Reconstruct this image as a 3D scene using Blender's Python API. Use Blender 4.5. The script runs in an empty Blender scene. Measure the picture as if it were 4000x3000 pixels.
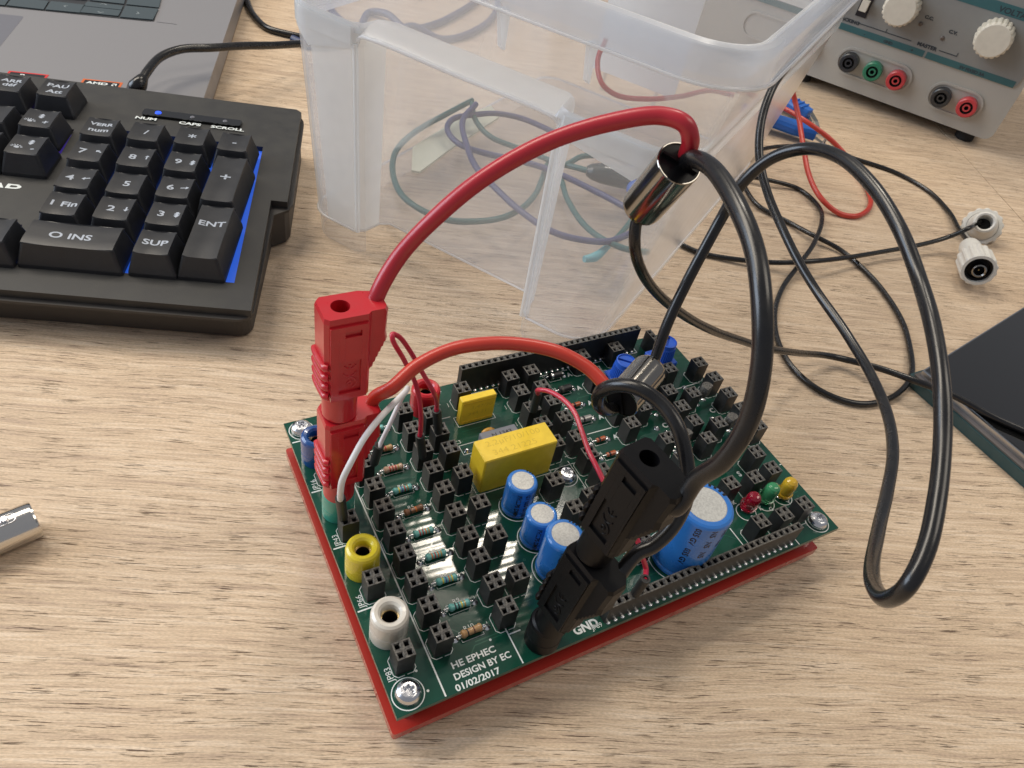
import bpy, bmesh, math, random
from mathutils import Vector, Matrix
random.seed(7)
MM = 0.001
# ------------------------------------------------------------------ camera (all lengths below are millimetres, table top at z = 0)
RC = Matrix(((0.87841931, -0.450409935, 0.159719775), (-0.217165816, -0.673938423, -0.706148717), (0.425697691, 0.585608993, -0.689814165)))
OC = Vector((-36.1184302, -65.97288085, 208.9807998))
FPX = 2915.581
scene = bpy.context.scene
cam_d = bpy.data.cameras.new('camera'); cam = bpy.data.objects.new('camera', cam_d)
scene.collection.objects.link(cam); scene.camera = cam
cam_d.sensor_width = 36; cam_d.lens = FPX / 4000 * 36; cam_d.clip_start = 0.002; cam_d.clip_end = 30
m3 = Matrix((RC[0], -RC[1], -RC[2])).transposed()
cam.matrix_world = Matrix.Translation(OC * MM) @ m3.to_4x4()
cam_d.dof.use_dof = True
cam_d.dof.focus_distance = 0.235
cam_d.dof.aperture_fstop = 64
# ------------------------------------------------------------------ light
world = bpy.data.worlds.new('World'); scene.world = world; world.use_nodes = True
bg = world.node_tree.nodes['Background']
bg.inputs[0].default_value = (0.90, 0.92, 1.0, 1); bg.inputs[1].default_value = 0.36
scene.view_settings.view_transform = 'Standard'; scene.view_settings.look = 'None'
scene.view_settings.exposure = -0.38; scene.view_settings.gamma = 1.0
def area(name, loc, target, sx, sy, power, col):
    d = bpy.data.lights.new(name, 'AREA'); d.shape = 'RECTANGLE'; d.size = sx * MM; d.size_y = sy * MM
    d.energy = power; d.color = col
    o = bpy.data.objects.new(name, d); scene.collection.objects.link(o)
    o.location = Vector(loc) * MM
    o.rotation_euler = ((Vector(target) - Vector(loc)).to_track_quat('-Z', 'Y')).to_euler()
    return o
WARM = (1.0, 0.90, 0.76)
l1 = area('ceiling_lamp', (900, 1110, 2000), (900, 1110, 0), 540, 150, 16, WARM); l1.rotation_euler = (0, 0, math.radians(-8))
l2 = area('ceiling_lamp', (-900, 1500, 2000), (-900, 1500, 0), 1800, 900, 66, WARM); l2.rotation_euler = (0, 0, math.radians(-8))
l3 = area('ceiling_lamp', (1500, -500, 2000), (1500, -500, 0), 1500, 900, 22, WARM); l3.rotation_euler = (0, 0, math.radians(-8))
area('window_light', (-2300, 1500, 1150), (0, 100, 50), 1900, 1500, 78, (0.74, 0.85, 1.0))
scene.cycles.transparent_max_bounces = 40
scene.cycles.max_bounces = 10
# ------------------------------------------------------------------ pixel helpers: a point of the place from where it is seen (2212 x 1659 picture) and its height or distance
def ray(x, y):
    k = 4000 / 2212
    return RC.transposed() @ Vector(((x * k - 2000) / FPX, (y * k - 1500) / FPX, 1))
def U(x, y, z=0.0):
    v = ray(x, y); return OC + v * ((z - OC.z) / v.z)
def D(x, y, d):
    return OC + ray(x, y) * d
# ------------------------------------------------------------------ mesh builder
class G:
    def __init__(s): s.v = []; s.f = []; s.m = []; s.s = []
    def add(s, vs, fs, mat=0, smooth=False, M=None):
        b = len(s.v)
        for p in vs:
            p = Vector(p); s.v.append(M @ p if M else p)
        for f in fs: s.f.append([b + i for i in f]); s.m.append(mat); s.s.append(smooth)
        return s
    def box(s, x0, x1, y0, y1, z0, z1, mat=0, M=None):
        vs = [(x, y, z) for z in (z0, z1) for y in (y0, y1) for x in (x0, x1)]
        return s.add(vs, [(0, 2, 3, 1), (4, 5, 7, 6), (0, 1, 5, 4), (2, 6, 7, 3), (0, 4, 6, 2), (1, 3, 7, 5)], mat, False, M)
    def bbox(s, x0, x1, y0, y1, z0, z1, b=0.3, mat=0, M=None):     # box with chamfered upright and upper edges
        def ring(i, z): return [(x0 + i, y0 + b, z), (x0 + b, y0 + i, z), (x1 - b, y0 + i, z), (x1 - i, y0 + b, z), (x1 - i, y1 - b, z), (x1 - b, y1 - i, z), (x0 + b, y1 - i, z), (x0 + i, y1 - b, z)]
        return s.loft([ring(0, z0), ring(0, z1 - b), ring(b * .7, z1)], mat, True, True, False, M)
    def loft(s, rings, mat=0, cap0=True, cap1=True, smooth=True, M=None, closed=True):
        n = len(rings[0]); vs = [p for r in rings for p in r]; fs = []
        for i in range(len(rings) - 1):
            for j in range(n if closed else n - 1):
                k = (j + 1) % n; fs.append((i * n + j, i * n + k, (i + 1) * n + k, (i + 1) * n + j))
        s.add(vs, fs, mat, smooth, M)
        if cap0: s.add(rings[0], [tuple(range(n))[::-1]], mat, False, M)
        if cap1: s.add(rings[-1], [tuple(range(n))], mat, False, M)
        return s
    def lathe(s, prof, n=32, mat=0, M=None, smooth=True, mats=None):   # prof: [(r, z)...]
        for i in range(len(prof) - 1):
            (r0, z0), (r1, z1) = prof[i], prof[i + 1]
            mm = mats[i] if mats else mat
            a = [(r0 * math.cos(t), r0 * math.sin(t), z0) for t in [2 * math.pi * j / n for j in range(n)]]
            c = [(r1 * math.cos(t), r1 * math.sin(t), z1) for t in [2 * math.pi * j / n for j in range(n)]]
            if r1 < 1e-6: s.add(a + [(0, 0, z1)], [(j, (j + 1) % n, n) for j in range(n)], mm, smooth, M)
            elif r0 < 1e-6: s.add(c + [(0, 0, z0)], [((j + 1) % n, j, n) for j in range(n)], mm, smooth, M)
            else: s.add(a + c, [(j, (j + 1) % n, n + (j + 1) % n, n + j) for j in range(n)], mm, smooth, M)
        return s
    def tube(s, pts, r, mat=0, n=12, sub=8, caps=True, M=None):
        pts = [Vector(p) for p in pts]
        if sub > 1 and len(pts) > 2: P, Rr = spline(pts, sub, r)
        else: P = pts; Rr = r if isinstance(r, (list, tuple)) else [r] * len(P)
        rings = []; nrm = None; ph = random.uniform(0, 9); q_ = 0.0
        if sub > 5:
            for i in range(len(P)):
                if i: q_ += (P[i] - P[i - 1]).length
                Rr[i] *= 1 + .018 * math.sin(q_ * .23 + ph) * math.sin(q_ * .071 + ph * 2)
                if 3 < i < len(P) - 4: P[i] = P[i] + Vector((math.sin(q_ * .11 + ph), math.sin(q_ * .13 + 2 * ph), .4 * math.sin(q_ * .17))) * min(.16, Rr[i] * .1)
        for i, p in enumerate(P):
            t = (P[min(i + 1, len(P) - 1)] - P[max(i - 1, 0)]).normalized()
            if nrm is None: nrm = t.orthogonal().normalized()
            nrm = (nrm - t * nrm.dot(t)).normalized(); bn = t.cross(nrm)
            rings.append([p + (nrm * math.cos(a) + bn * math.sin(a)) * Rr[i] for a in [2 * math.pi * j / n for j in range(n)]])
        return s.loft(rings, mat, caps, caps, True, M)
    def prism(s, poly, z0, z1, mat=0, M=None, top=None, smooth=False):
        a = [(p[0], p[1], z0) for p in poly]; c = [(p[0], p[1], z1) for p in (top or poly)]
        return s.loft([a, c], mat, True, True, smooth, M)
def spline(pts, sub, r):
    rr = r if isinstance(r, (list, tuple)) else [r] * len(pts)
    out = []; ro = []
    for i in range(len(pts) - 1):
        p0 = pts[max(i - 1, 0)]; p1 = pts[i]; p2 = pts[i + 1]; p3 = pts[min(i + 2, len(pts) - 1)]
        d01 = max((p1 - p0).length, 1e-3) ** .5; d12 = max((p2 - p1).length, 1e-3) ** .5; d23 = max((p3 - p2).length, 1e-3) ** .5
        m1 = (p2 - p1) if i == 0 else ((p1 - p0) / d01 - (p2 - p0) / (d01 + d12) + (p2 - p1) / d12) * d12
        m2 = (p2 - p1) if i == len(pts) - 2 else ((p2 - p1) / d12 - (p3 - p1) / (d12 + d23) + (p3 - p2) / d23) * d12
        for k in range(sub):
            t = k / sub; t2 = t * t; t3 = t2 * t
            out.append(p1 * (2 * t3 - 3 * t2 + 1) + m1 * (t3 - 2 * t2 + t) + p2 * (-2 * t3 + 3 * t2) + m2 * (t3 - t2)); ro.append(rr[i] * (1 - t) + rr[i + 1] * t)
    out.append(pts[-1]); ro.append(rr[-1]); return out, ro
def T(x=0, y=0, z=0): return Matrix.Translation((x, y, z))
def Rz(a): return Matrix.Rotation(math.radians(a), 4, 'Z')
def Rx(a): return Matrix.Rotation(math.radians(a), 4, 'X')
def Ry(a): return Matrix.Rotation(math.radians(a), 4, 'Y')
def along(p, q):   # frame whose z runs from p to q
    p = Vector(p); z = (Vector(q) - p).normalized(); return Matrix.Translation(p) @ z.to_track_quat('Z', 'Y').to_matrix().to_4x4()
def frame(o, x, z):
    x = Vector(x).normalized(); z = Vector(z).normalized(); y = z.cross(x).normalized(); z = x.cross(y)
    m = Matrix((x, y, z)).transposed().to_4x4(); m.translation = Vector(o); return m
def rrect(x0, x1, y0, y1, r, n=5):
    out = []
    for cx, cy, a in ((x1 - r, y0 + r, -90), (x1 - r, y1 - r, 0), (x0 + r, y1 - r, 90), (x0 + r, y0 + r, 180)):
        for k in range(n + 1):
            t = math.radians(a + 90 * k / n); out.append((cx + r * math.cos(t), cy + r * math.sin(t)))
    return out
_tx = {}
def text_geo(body, size, bold=0.0, align='LEFT'):
    k = (body, size, bold, align)
    if k in _tx: return _tx[k]
    cu = bpy.data.curves.new('t', 'FONT'); cu.body = body; cu.size = size; cu.offset = bold; cu.align_x = align; cu.resolution_u = 3
    o = bpy.data.objects.new('t', cu); scene.collection.objects.link(o)
    dg = bpy.context.evaluated_depsgraph_get(); me = bpy.data.meshes.new_from_object(o.evaluated_get(dg))
    g = ([v.co.copy() for v in me.vertices], [tuple(p.vertices) for p in me.polygons])
    bpy.data.objects.remove(o); bpy.data.meshes.remove(me); bpy.data.curves.remove(cu); _tx[k] = g; return g
def text(g, body, size, M, mat=0, bold=0.0, align='LEFT', sx=1.0):
    v, f = text_geo(body, size, bold, align)
    g.add([(p.x * sx, p.y, p.z) for p in v], f, mat, False, M); return g
# ------------------------------------------------------------------ objects
def link(o): scene.collection.objects.link(o); return o
def obj(name, g, mats, parent=None, loc=None, local=False, rot=None, label=None, bevel=None):
    """g in world millimetres (or local ones when local=True), linked as ONE mesh object"""
    if loc is None: loc = Vector(parent['_o']) if parent is not None and '_o' in parent else Vector((0, 0, 0))
    loc = Vector(loc)
    me = bpy.data.meshes.new(name); off = Vector((0, 0, 0)) if local else loc
    me.from_pydata([(p - off) * MM for p in g.v], [], g.f)
    for m in (mats if isinstance(mats, (list, tuple)) else [mats]): me.materials.append(m)
    for p, mi, sm in zip(me.polygons, g.m, g.s): p.material_index = mi; p.use_smooth = sm
    me.update()
    bm = bmesh.new(); bm.from_mesh(me); bmesh.ops.recalc_face_normals(bm, faces=bm.faces); bm.to_mesh(me); bm.free()
    o = link(bpy.data.objects.new(name, me)); o['_o'] = list(loc)
    if rot: o.rotation_euler = rot
    if parent is not None: o.parent = parent; o.location = (loc - Vector(parent['_o'])) * MM
    else: o.location = loc * MM
    if label: o['label'] = label
    if bevel:
        md = o.modifiers.new('b', 'BEVEL'); md.width = bevel * MM; md.segments = 2; md.limit_method = 'ANGLE'; md.angle_limit = math.radians(40)
    return o
GROUPS = {'test lead': 'test leads plugged into the board', 'jumper wire': 'jumper wires on the board', 'crocodile clip': 'blue crocodile clips behind the bin', 'connector': 'connectors lying in the bin'}
def thing(name, label, cat, loc, group=None):
    group = group or GROUPS.get(cat)
    o = link(bpy.data.objects.new(name, None)); o.empty_display_size = 0.005; o.location = Vector(loc) * MM; o['_o'] = list(loc)
    return tag(o, label, cat, group)
def tag(o, label, cat, group=None, kind=None):
    o['label'] = label; o['category'] = cat
    if group: o['group'] = group
    if kind: o['kind'] = kind
    return o
def dup(o, parent, loc, name=None):      # copy of a part and its sub-parts at a world place (mm)
    c = link(o.copy()); c.parent = parent; c['_o'] = list(loc); c.location = (Vector(loc) - Vector(parent['_o'])) * MM
    for ch in o.children:
        d = link(ch.copy()); d.parent = c
    return c
# ------------------------------------------------------------------ materials
def mat(name, col, rough=0.5, metal=0.0, coat=0.0, spec=0.5, trans=0.0, noise=None, bump=0.0, bscale=1.0, emit=None, sub=0.0, coat_r=0.05):
    m = bpy.data.materials.new(name); m.use_nodes = True; nt = m.node_tree; b = nt.nodes['Principled BSDF']
    b.inputs['Base Color'].default_value = (*col, 1); b.inputs['Roughness'].default_value = rough; b.inputs['Metallic'].default_value = metal
    b.inputs['Coat Weight'].default_value = coat; b.inputs['Coat Roughness'].default_value = coat_r; b.inputs['Specular IOR Level'].default_value = spec
    b.inputs['Transmission Weight'].default_value = trans
    if sub: b.inputs['Subsurface Weight'].default_value = sub; b.inputs['Subsurface Radius'].default_value = (0.002, 0.002, 0.002)
    if emit: b.inputs['Emission Color'].default_value = (*emit[:3], 1); b.inputs['Emission Strength'].default_value = emit[3]
    N = nt.nodes.new; L = nt.links.new
    tc = N('ShaderNodeTexCoord')
    if noise:            # (scale per mm, amount, colour2)
        n = N('ShaderNodeTexNoise'); n.inputs['Scale'].default_value = noise[0] * 1000; n.inputs['Detail'].default_value = 5
        L(tc.outputs['Object'], n.inputs['Vector'])
        r = N('ShaderNodeMapRange'); r.inputs['From Min'].default_value = .38; r.inputs['From Max'].default_value = .68
        L(n.outputs['Fac'], r.inputs['Value'])
        x = N('ShaderNodeMix'); x.data_type = 'RGBA'; x.inputs['A'].default_value = (*col, 1); x.inputs['B'].default_value = (*noise[2], 1)
        mu = N('ShaderNodeMath'); mu.operation = 'MULTIPLY'; mu.inputs[1].default_value = noise[1]
        L(r.outputs[0], mu.inputs[0]); L(mu.outputs[0], x.inputs['Factor']); L(x.outputs['Result'], b.inputs['Base Color'])
        rr = N('ShaderNodeMapRange'); rr.inputs['To Min'].default_value = max(rough - .06, 0.02); rr.inputs['To Max'].default_value = min(rough + .12, 1); L(n.outputs['Fac'], rr.inputs['Value']); L(rr.outputs[0], b.inputs['Roughness'])
    if bump:
        n2 = N('ShaderNodeTexNoise'); n2.inputs['Scale'].default_value = bscale * 1000; n2.inputs['Detail'].default_value = 4; L(tc.outputs['Object'], n2.inputs['Vector'])
        bp = N('ShaderNodeBump'); bp.inputs['Strength'].default_value = 1; bp.inputs['Distance'].default_value = bump * MM
        L(n2.outputs['Fac'], bp.inputs['Height']); L(bp.outputs[0], b.inputs['Normal'])
    return m
def wood_mat(name, ang, shift):
    m = bpy.data.materials.new(name); m.use_nodes = True; nt = m.node_tree; b = nt.nodes['Principled BSDF']; N = nt.nodes.new; L = nt.links.new
    tc = N('ShaderNodeTexCoord')
    def mp(sx, sy, off=0):
        a = N('ShaderNodeMapping'); a.vector_type = 'POINT'; a.inputs['Rotation'].default_value = (0, 0, math.radians(-ang)); L(warp.outputs[0], a.inputs['Vector'])
        s = N('ShaderNodeMapping'); s.inputs['Scale'].default_value = (sx * 1000, sy * 1000, 1); s.inputs['Location'].default_value = (shift + off, shift * 2 + off * 3, 0); L(a.outputs[0], s.inputs['Vector']); return s
    # warp the coordinates slowly so that the grain wanders
    wn = N('ShaderNodeTexNoise'); wn.inputs['Scale'].default_value = 16; wn.inputs['Detail'].default_value = 2; L(tc.outputs['Object'], wn.inputs['Vector'])
    ws = N('ShaderNodeVectorMath'); ws.operation = 'SCALE'; ws.inputs['Scale'].default_value = 0.005; L(wn.outputs['Color'], ws.inputs[0])
    warp = N('ShaderNodeVectorMath'); warp.operation = 'ADD'; L(tc.outputs['Object'], warp.inputs[0]); L(ws.outputs[0], warp.inputs[1])
    def noise(sx, sy, det=4, rough=.6, off=0):
        n = N('ShaderNodeTexNoise'); n.inputs['Scale'].default_value = 1; n.inputs['Detail'].default_value = det; n.inputs['Roughness'].default_value = rough
        L(mp(sx, sy, off).outputs[0], n.inputs['Vector']); return n
    big = noise(1 / 90, 1 / 16, 3, .5, 3); fine = noise(1 / 30, 1 / .85, 6, .7); mid = noise(1 / 55, 1 / 3.0, 5, .65, 9)
    pore = noise(1 / 9.5, 1 / .34, 4, .6, 17); pm = noise(1 / 35, 1 / 3, 3, .6, 31); fleck = noise(1 / 1.2, 1 / .35, 2, .5, 5)
    cr = N('ShaderNodeValToRGB'); e = cr.color_ramp.elements
    e[0].position = .40; e[0].color = (.46, .34, .245, 1); e[1].position = .585; e[1].color = (.73, .585, .435, 1)
    k = e.new(.495); k.color = (.62, .47, .32, 1)
    mx = N('ShaderNodeMath'); mx.operation = 'MULTIPLY_ADD'; mx.inputs[1].default_value = .56; L(fine.outputs['Fac'], mx.inputs[0])
    m2 = N('ShaderNodeMath'); m2.operation = 'MULTIPLY_ADD'; m2.inputs[1].default_value = .32; L(mid.outputs['Fac'], m2.inputs[0])
    m3_ = N('ShaderNodeMath'); m3_.operation = 'MULTIPLY'; m3_.inputs[1].default_value = .12; L(big.outputs['Fac'], m3_.inputs[0]); L(m3_.outputs[0], m2.inputs[2]); L(m2.outputs[0], mx.inputs[2])
    L(mx.outputs[0], cr.inputs['Fac'])
    th = N('ShaderNodeMapRange'); th.inputs['From Min'].default_value = .575; th.inputs['From Max'].default_value = .625; L(pore.outputs['Fac'], th.inputs['Value'])
    tm = N('ShaderNodeMapRange'); tm.inputs['From Min'].default_value = .45; tm.inputs['From Max'].default_value = .56; L(pm.outputs['Fac'], tm.inputs['Value'])
    pp = N('ShaderNodeMath'); pp.operation = 'MULTIPLY'; L(th.outputs[0], pp.inputs[0]); L(tm.outputs[0], pp.inputs[1])
    ps = N('ShaderNodeMath'); ps.operation = 'MULTIPLY'; ps.inputs[1].default_value = .92; L(pp.outputs[0], ps.inputs[0])
    x = N('ShaderNodeMix'); x.data_type = 'RGBA'; x.inputs['B'].default_value = (.10, .055, .035, 1); L(cr.outputs['Color'], x.inputs['A']); L(ps.outputs[0], x.inputs['Factor'])
    fl = N('ShaderNodeMapRange'); fl.inputs['From Min'].default_value = .35; fl.inputs['From Max'].default_value = .65; fl.inputs['To Min'].default_value = .86; fl.inputs['To Max'].default_value = 1.08; L(fleck.outputs['Fac'], fl.inputs['Value'])
    hv = N('ShaderNodeHueSaturation'); L(x.outputs['Result'], hv.inputs['Color']); L(fl.outputs[0], hv.inputs['Value'])
    L(hv.outputs[0], b.inputs['Base Color'])
    b.inputs['Roughness'].default_value = .52; b.inputs['Specular IOR Level'].default_value = .35
    hs = N('ShaderNodeMath'); hs.operation = 'MULTIPLY_ADD'; hs.inputs[1].default_value = -1.2; L(pp.outputs[0], hs.inputs[0]); L(fine.outputs['Fac'], hs.inputs[2])
    bp = N('ShaderNodeBump'); bp.inputs['Strength'].default_value = .8; bp.inputs['Distance'].default_value = .00018; L(hs.outputs[0], bp.inputs['Height']); L(bp.outputs[0], b.inputs['Normal'])
    return m
def pcb_mat():
    m = mat('solder_mask_green', (.005, .055, .034), .13, coat=.2, coat_r=.06, noise=(.05, .6, (.012, .085, .055)))
    nt = m.node_tree; N = nt.nodes.new; L = nt.links.new; b = nt.nodes['Principled BSDF']
    for l in list(b.inputs['Roughness'].links): nt.links.remove(l)
    tc = [n for n in nt.nodes if n.type == 'TEX_COORD'][0]
    mp = N('ShaderNodeMapping'); mp.inputs['Rotation'].default_value = (0, 0, math.radians(3)); L(tc.outputs['Object'], mp.inputs['Vector'])
    sp = N('ShaderNodeSeparateXYZ'); L(mp.outputs[0], sp.inputs[0])
    w = N('ShaderNodeTexWave'); w.bands_direction = 'Y'; w.inputs['Scale'].default_value = 1000 / 1.27 / 3.14 * .5; w.inputs['Distortion'].default_value = 0; L(mp.outputs[0], w.inputs['Vector'])
    n = N('ShaderNodeTexNoise'); n.inputs['Scale'].default_value = 45; L(tc.outputs['Object'], n.inputs['Vector'])
    r = N('ShaderNodeMapRange'); r.inputs['From Min'].default_value = .44; r.inputs['From Max'].default_value = .50; L(n.outputs['Fac'], r.inputs['Value'])
    mu = N('ShaderNodeMath'); mu.operation = 'MULTIPLY'; L(w.outputs['Fac'], mu.inputs[0]); L(r.outputs[0], mu.inputs[1])
    n3 = N('ShaderNodeTexNoise'); n3.inputs['Scale'].default_value = 900; n3.inputs['Detail'].default_value = 3; L(tc.outputs['Object'], n3.inputs['Vector'])
    ad = N('ShaderNodeMath'); ad.operation = 'MULTIPLY_ADD'; ad.inputs[1].default_value = .35; L(n3.outputs['Fac'], ad.inputs[0]); L(mu.outputs[0], ad.inputs[2])
    bp = N('ShaderNodeBump'); bp.inputs['Distance'].default_value = .000016; L(ad.outputs[0], bp.inputs['Height']); L(bp.outputs[0], b.inputs['Normal']); L(bp.outputs[0], b.inputs['Coat Normal'])
    return m
def bin_mat(name, alpha, col=(.93, .91, .88), rough=.28):
    m = bpy.data.materials.new(name); m.use_nodes = True; nt = m.node_tree; nt.nodes.clear(); N = nt.nodes.new; L = nt.links.new
    out = N('ShaderNodeOutputMaterial'); tr = N('ShaderNodeBsdfTransparent'); tr.inputs[0].default_value = (.97, .98, 1, 1)
    df = N('ShaderNodeBsdfDiffuse'); df.inputs[0].default_value = (*col, 1); tl = N('ShaderNodeBsdfTranslucent'); tl.inputs[0].default_value = (*col, 1)
    gl = N('ShaderNodeBsdfGlossy'); gl.inputs['Roughness'].default_value = rough; gl.inputs[0].default_value = (.95, .97, 1, 1)
    m1 = N('ShaderNodeMixShader'); m1.inputs[0].default_value = .55; L(df.outputs[0], m1.inputs[1]); L(tl.outputs[0], m1.inputs[2])
    tc = N('ShaderNodeTexCoord'); n = N('ShaderNodeTexNoise'); n.inputs['Scale'].default_value = 22; n.inputs['Detail'].default_value = 3; L(tc.outputs['Object'], n.inputs['Vector'])
    r = N('ShaderNodeMapRange'); r.inputs['From Min'].default_value = .3; r.inputs['From Max'].default_value = .7; r.inputs['To Min'].default_value = alpha * .8; r.inputs['To Max'].default_value = alpha * 1.25; L(n.outputs['Fac'], r.inputs['Value'])
    m2 = N('ShaderNodeMixShader'); L(r.outputs[0], m2.inputs[0]); L(tr.outputs[0], m2.inputs[1]); L(m1.outputs[0], m2.inputs[2])
    fr = N('ShaderNodeFresnel'); ge = N('ShaderNodeNewGeometry'); im = N('ShaderNodeMapRange'); im.inputs['To Min'].default_value = 1.40; im.inputs['To Max'].default_value = 1 / 1.40; L(ge.outputs['Backfacing'], im.inputs['Value']); L(im.outputs[0], fr.inputs['IOR'])
    n2 = N('ShaderNodeTexNoise'); n2.inputs['Scale'].default_value = 35; L(tc.outputs['Object'], n2.inputs['Vector'])
    bp = N('ShaderNodeBump'); bp.inputs['Distance'].default_value = .0002; L(n2.outputs['Fac'], bp.inputs['Height']); L(bp.outputs[0], gl.inputs['Normal']); L(bp.outputs[0], fr.inputs['Normal'])
    m3x = N('ShaderNodeMixShader'); L(fr.outputs[0], m3x.inputs[0]); L(m2.outputs[0], m3x.inputs[1]); L(gl.outputs[0], m3x.inputs[2]); L(m3x.outputs[0], out.inputs[0])
    return m
WOOD = wood_mat('oak_laminate', -25, 0); PCB = pcb_mat()
REDACR = mat('red_acrylic', (.46, .035, .025), .22, coat=.4, noise=(.02, .4, (.38, .03, .022)))
SILK = mat('white_silkscreen', (.72, .76, .74), .5)
SOCK = mat('black_nylon', (.012, .012, .013), .42, noise=(.6, .5, (.028, .027, .026)))
SOCKTOP = mat('worn_black_nylon', (.045, .042, .038), .65, noise=(1.6, .9, (.19, .175, .15)), bump=.08, bscale=3)
TIN = mat('tinned_contact', (.42, .46, .62), .22, metal=1.0)
SOLDER = mat('solder', (.80, .80, .80), .22, metal=1.0, bump=.1, bscale=1.5)
STEEL = mat('zinc_steel', (.70, .71, .74), .24, metal=1.0, bump=.03, bscale=2)
POLISH = mat('polished_steel', (.72, .70, .66), .16, metal=1.0, bump=.03, bscale=.5)
CHROME = mat('nickel_plate', (.30, .285, .26), .13, metal=1.0, bump=.02, bscale=.3)
HOLE = mat('dark_cavity', (.006, .006, .006), .7)
BRASS = mat('brass', (.60, .45, .22), .3, metal=1.0)
def plast(n, c, r=.28, coat=.35, b=.012): return mat(n, c, r, coat=coat, noise=(.25, .35, tuple(x * .8 for x in c)), bump=b, bscale=.8)
REDPL = plast('red_plastic', (.52, .012, .022)); BLKPL = mat('black_plastic', (.003, .003, .004), .36, spec=.2, noise=(.25, .35, (.004, .004, .004)), bump=.012, bscale=.8); YELPL = plast('yellow_plastic', (.72, .58, .03), .25, .5)
WHTPL = plast('ivory_plastic', (.68, .64, .56), .25, .5); BLUPL = plast('blue_plastic', (.01, .07, .26), .2, .6); TEAPL = plast('teal_plastic', (.05, .33, .25), .3)
REDCAB = mat('red_silicone', (.42, .014, .026), .32, coat=.25, coat_r=.25, noise=(.08, .5, (.42, .016, .03)), bump=.01, bscale=1)
ORCAB = mat('orange_red_silicone', (.52, .040, .022), .32, coat=.25, coat_r=.25, noise=(.08, .5, (.46, .03, .02)), bump=.01, bscale=1)
BLKCAB = mat('black_pvc', (.006, .006, .007), .24, coat=.1, coat_r=.1, noise=(.2, .5, (.014, .013, .012)), bump=.012, bscale=.5)
REDWIRE = mat('crimson_wire', (.50, .02, .05), .35, coat=.2); WHTWIRE = mat('white_wire', (.72, .72, .72), .4); LAVWIRE = mat('lavender_wire', (.46, .46, .60), .4)
CAPY = mat('yellow_epoxy', (.86, .60, .03), .38, coat=.15, noise=(.5, .5, (.74, .50, .03)), bump=.03, bscale=1.2)
CAPG = mat('grey_epoxy', (.16, .17, .20), .45, noise=(.6, .4, (.2, .2, .22))); CAPB = mat('blue_sleeve', (.030, .20, .62), .25, coat=.5, noise=(.15, .4, (.024, .16, .52)))
ALU = mat('brushed_aluminium', (.60, .60, .57), .5, metal=.5, noise=(1.8, .7, (.42, .42, .40)), bump=.06, bscale=1.5)
INK = mat('black_ink', (.008, .008, .012), .4); TANT = mat('amber_epoxy', (.48, .24, .03), .25, coat=.5)
POTB = plast('blue_trimmer', (.018, .10, .52), .45, .0)
LEDR = mat('red_lens', (.55, .008, .04), .06, coat=.6, trans=.65); LEDG = mat('green_lens', (.08, .42, .18), .12, coat=.6, trans=.45); LEDY = mat('yellow_lens', (.85, .55, .04), .10, coat=.6, trans=.4)
# ------------------------------------------------------------------ the table top (two sheets with a fine joint between them)
sa = Vector((544, 246, 0)); sd = (Vector((490, 141, 0)) - sa).normalized()
def table(name, pts, m, z=0.0):
    g = G(); g.prism(pts, z - 25, z); o = obj(name, g, m, loc=(0, 0, 0)); o['kind'] = 'structure'; return o
J0 = sa - sd * 2200; J1 = sa + sd * 1500; sn = Vector((sd.y, -sd.x, 0)) * .35
table('table_top', [(-900, J1.y - sn.y), (J1.x - sn.x, J1.y - sn.y), (J0.x - sn.x, J0.y - sn.y), (-900, J0.y - sn.y)] if sn.x > 0 else [(-900, J1.y + sn.y), (J1.x + sn.x, J1.y + sn.y), (J0.x + sn.x, J0.y + sn.y), (-900, J0.y + sn.y)], WOOD)
sgn = 1 if sn.x > 0 else -1
WOOD2 = wood_mat('oak_laminate_extension', -27, 5)
table('table_top', [(J1.x + sgn * sn.x, J1.y), (2600, J1.y), (2600, J0.y), (J0.x + sgn * sn.x, J0.y)], WOOD2)
g = G(); g.box(-1000, 2700, -1300, 2400, -32, -26); o = obj('table_frame', g, mat('dark_chipboard', (.10, .06, .04), .8), loc=(0, 0, 0)); o['kind'] = 'structure'
# ================================================================== CIRCUIT BOARD
BZ = 16.0; BL = 160.0; BW = 105.0
B = thing('circuit_board', 'green training circuit board full of black pin sockets, screwed on a red plate', 'circuit board', (80, 52, 0))
g = G(); g.prism([(0, 0), (BL, 0), (BL, BW), (0, BW)], BZ - 1.6, BZ); obj('board_panel', g, PCB, B, bevel=.12)
g = G(); g.prism(rrect(-.6, 156.2, -.2, 102.4, .8, 2), 2.8, 6.0); obj('base_plate', g, REDACR, B, bevel=.25)
g = G()
for x, y in ((5, 5), (151, 5), (5, 98), (151, 98)): g.lathe([(0, 0), (3.2, 0), (3.6, .4), (3.6, 2.8)], 20, M=T(x, y, 0))
for i, (x, y) in enumerate(((5, 5), (151, 5), (5, 98), (151, 98))):
    g = G(); g.lathe([(0, 0), (3.2, 0), (3.6, .4), (3.6, 2.78), (0, 2.78)], 20, M=T(x, y, 0)); obj('rubber_foot', g, HOLE, B)
for (x, y) in ((5, 5), (153.5, 5), (5, 100), (80.5, 52.3), (155, 100)):
    g = G(); g.lathe([(2.6, 6.02), (2.6, BZ - 1.62)], 6, M=T(x, y, 0), smooth=False); obj('standoff', g, STEEL, B)
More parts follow.
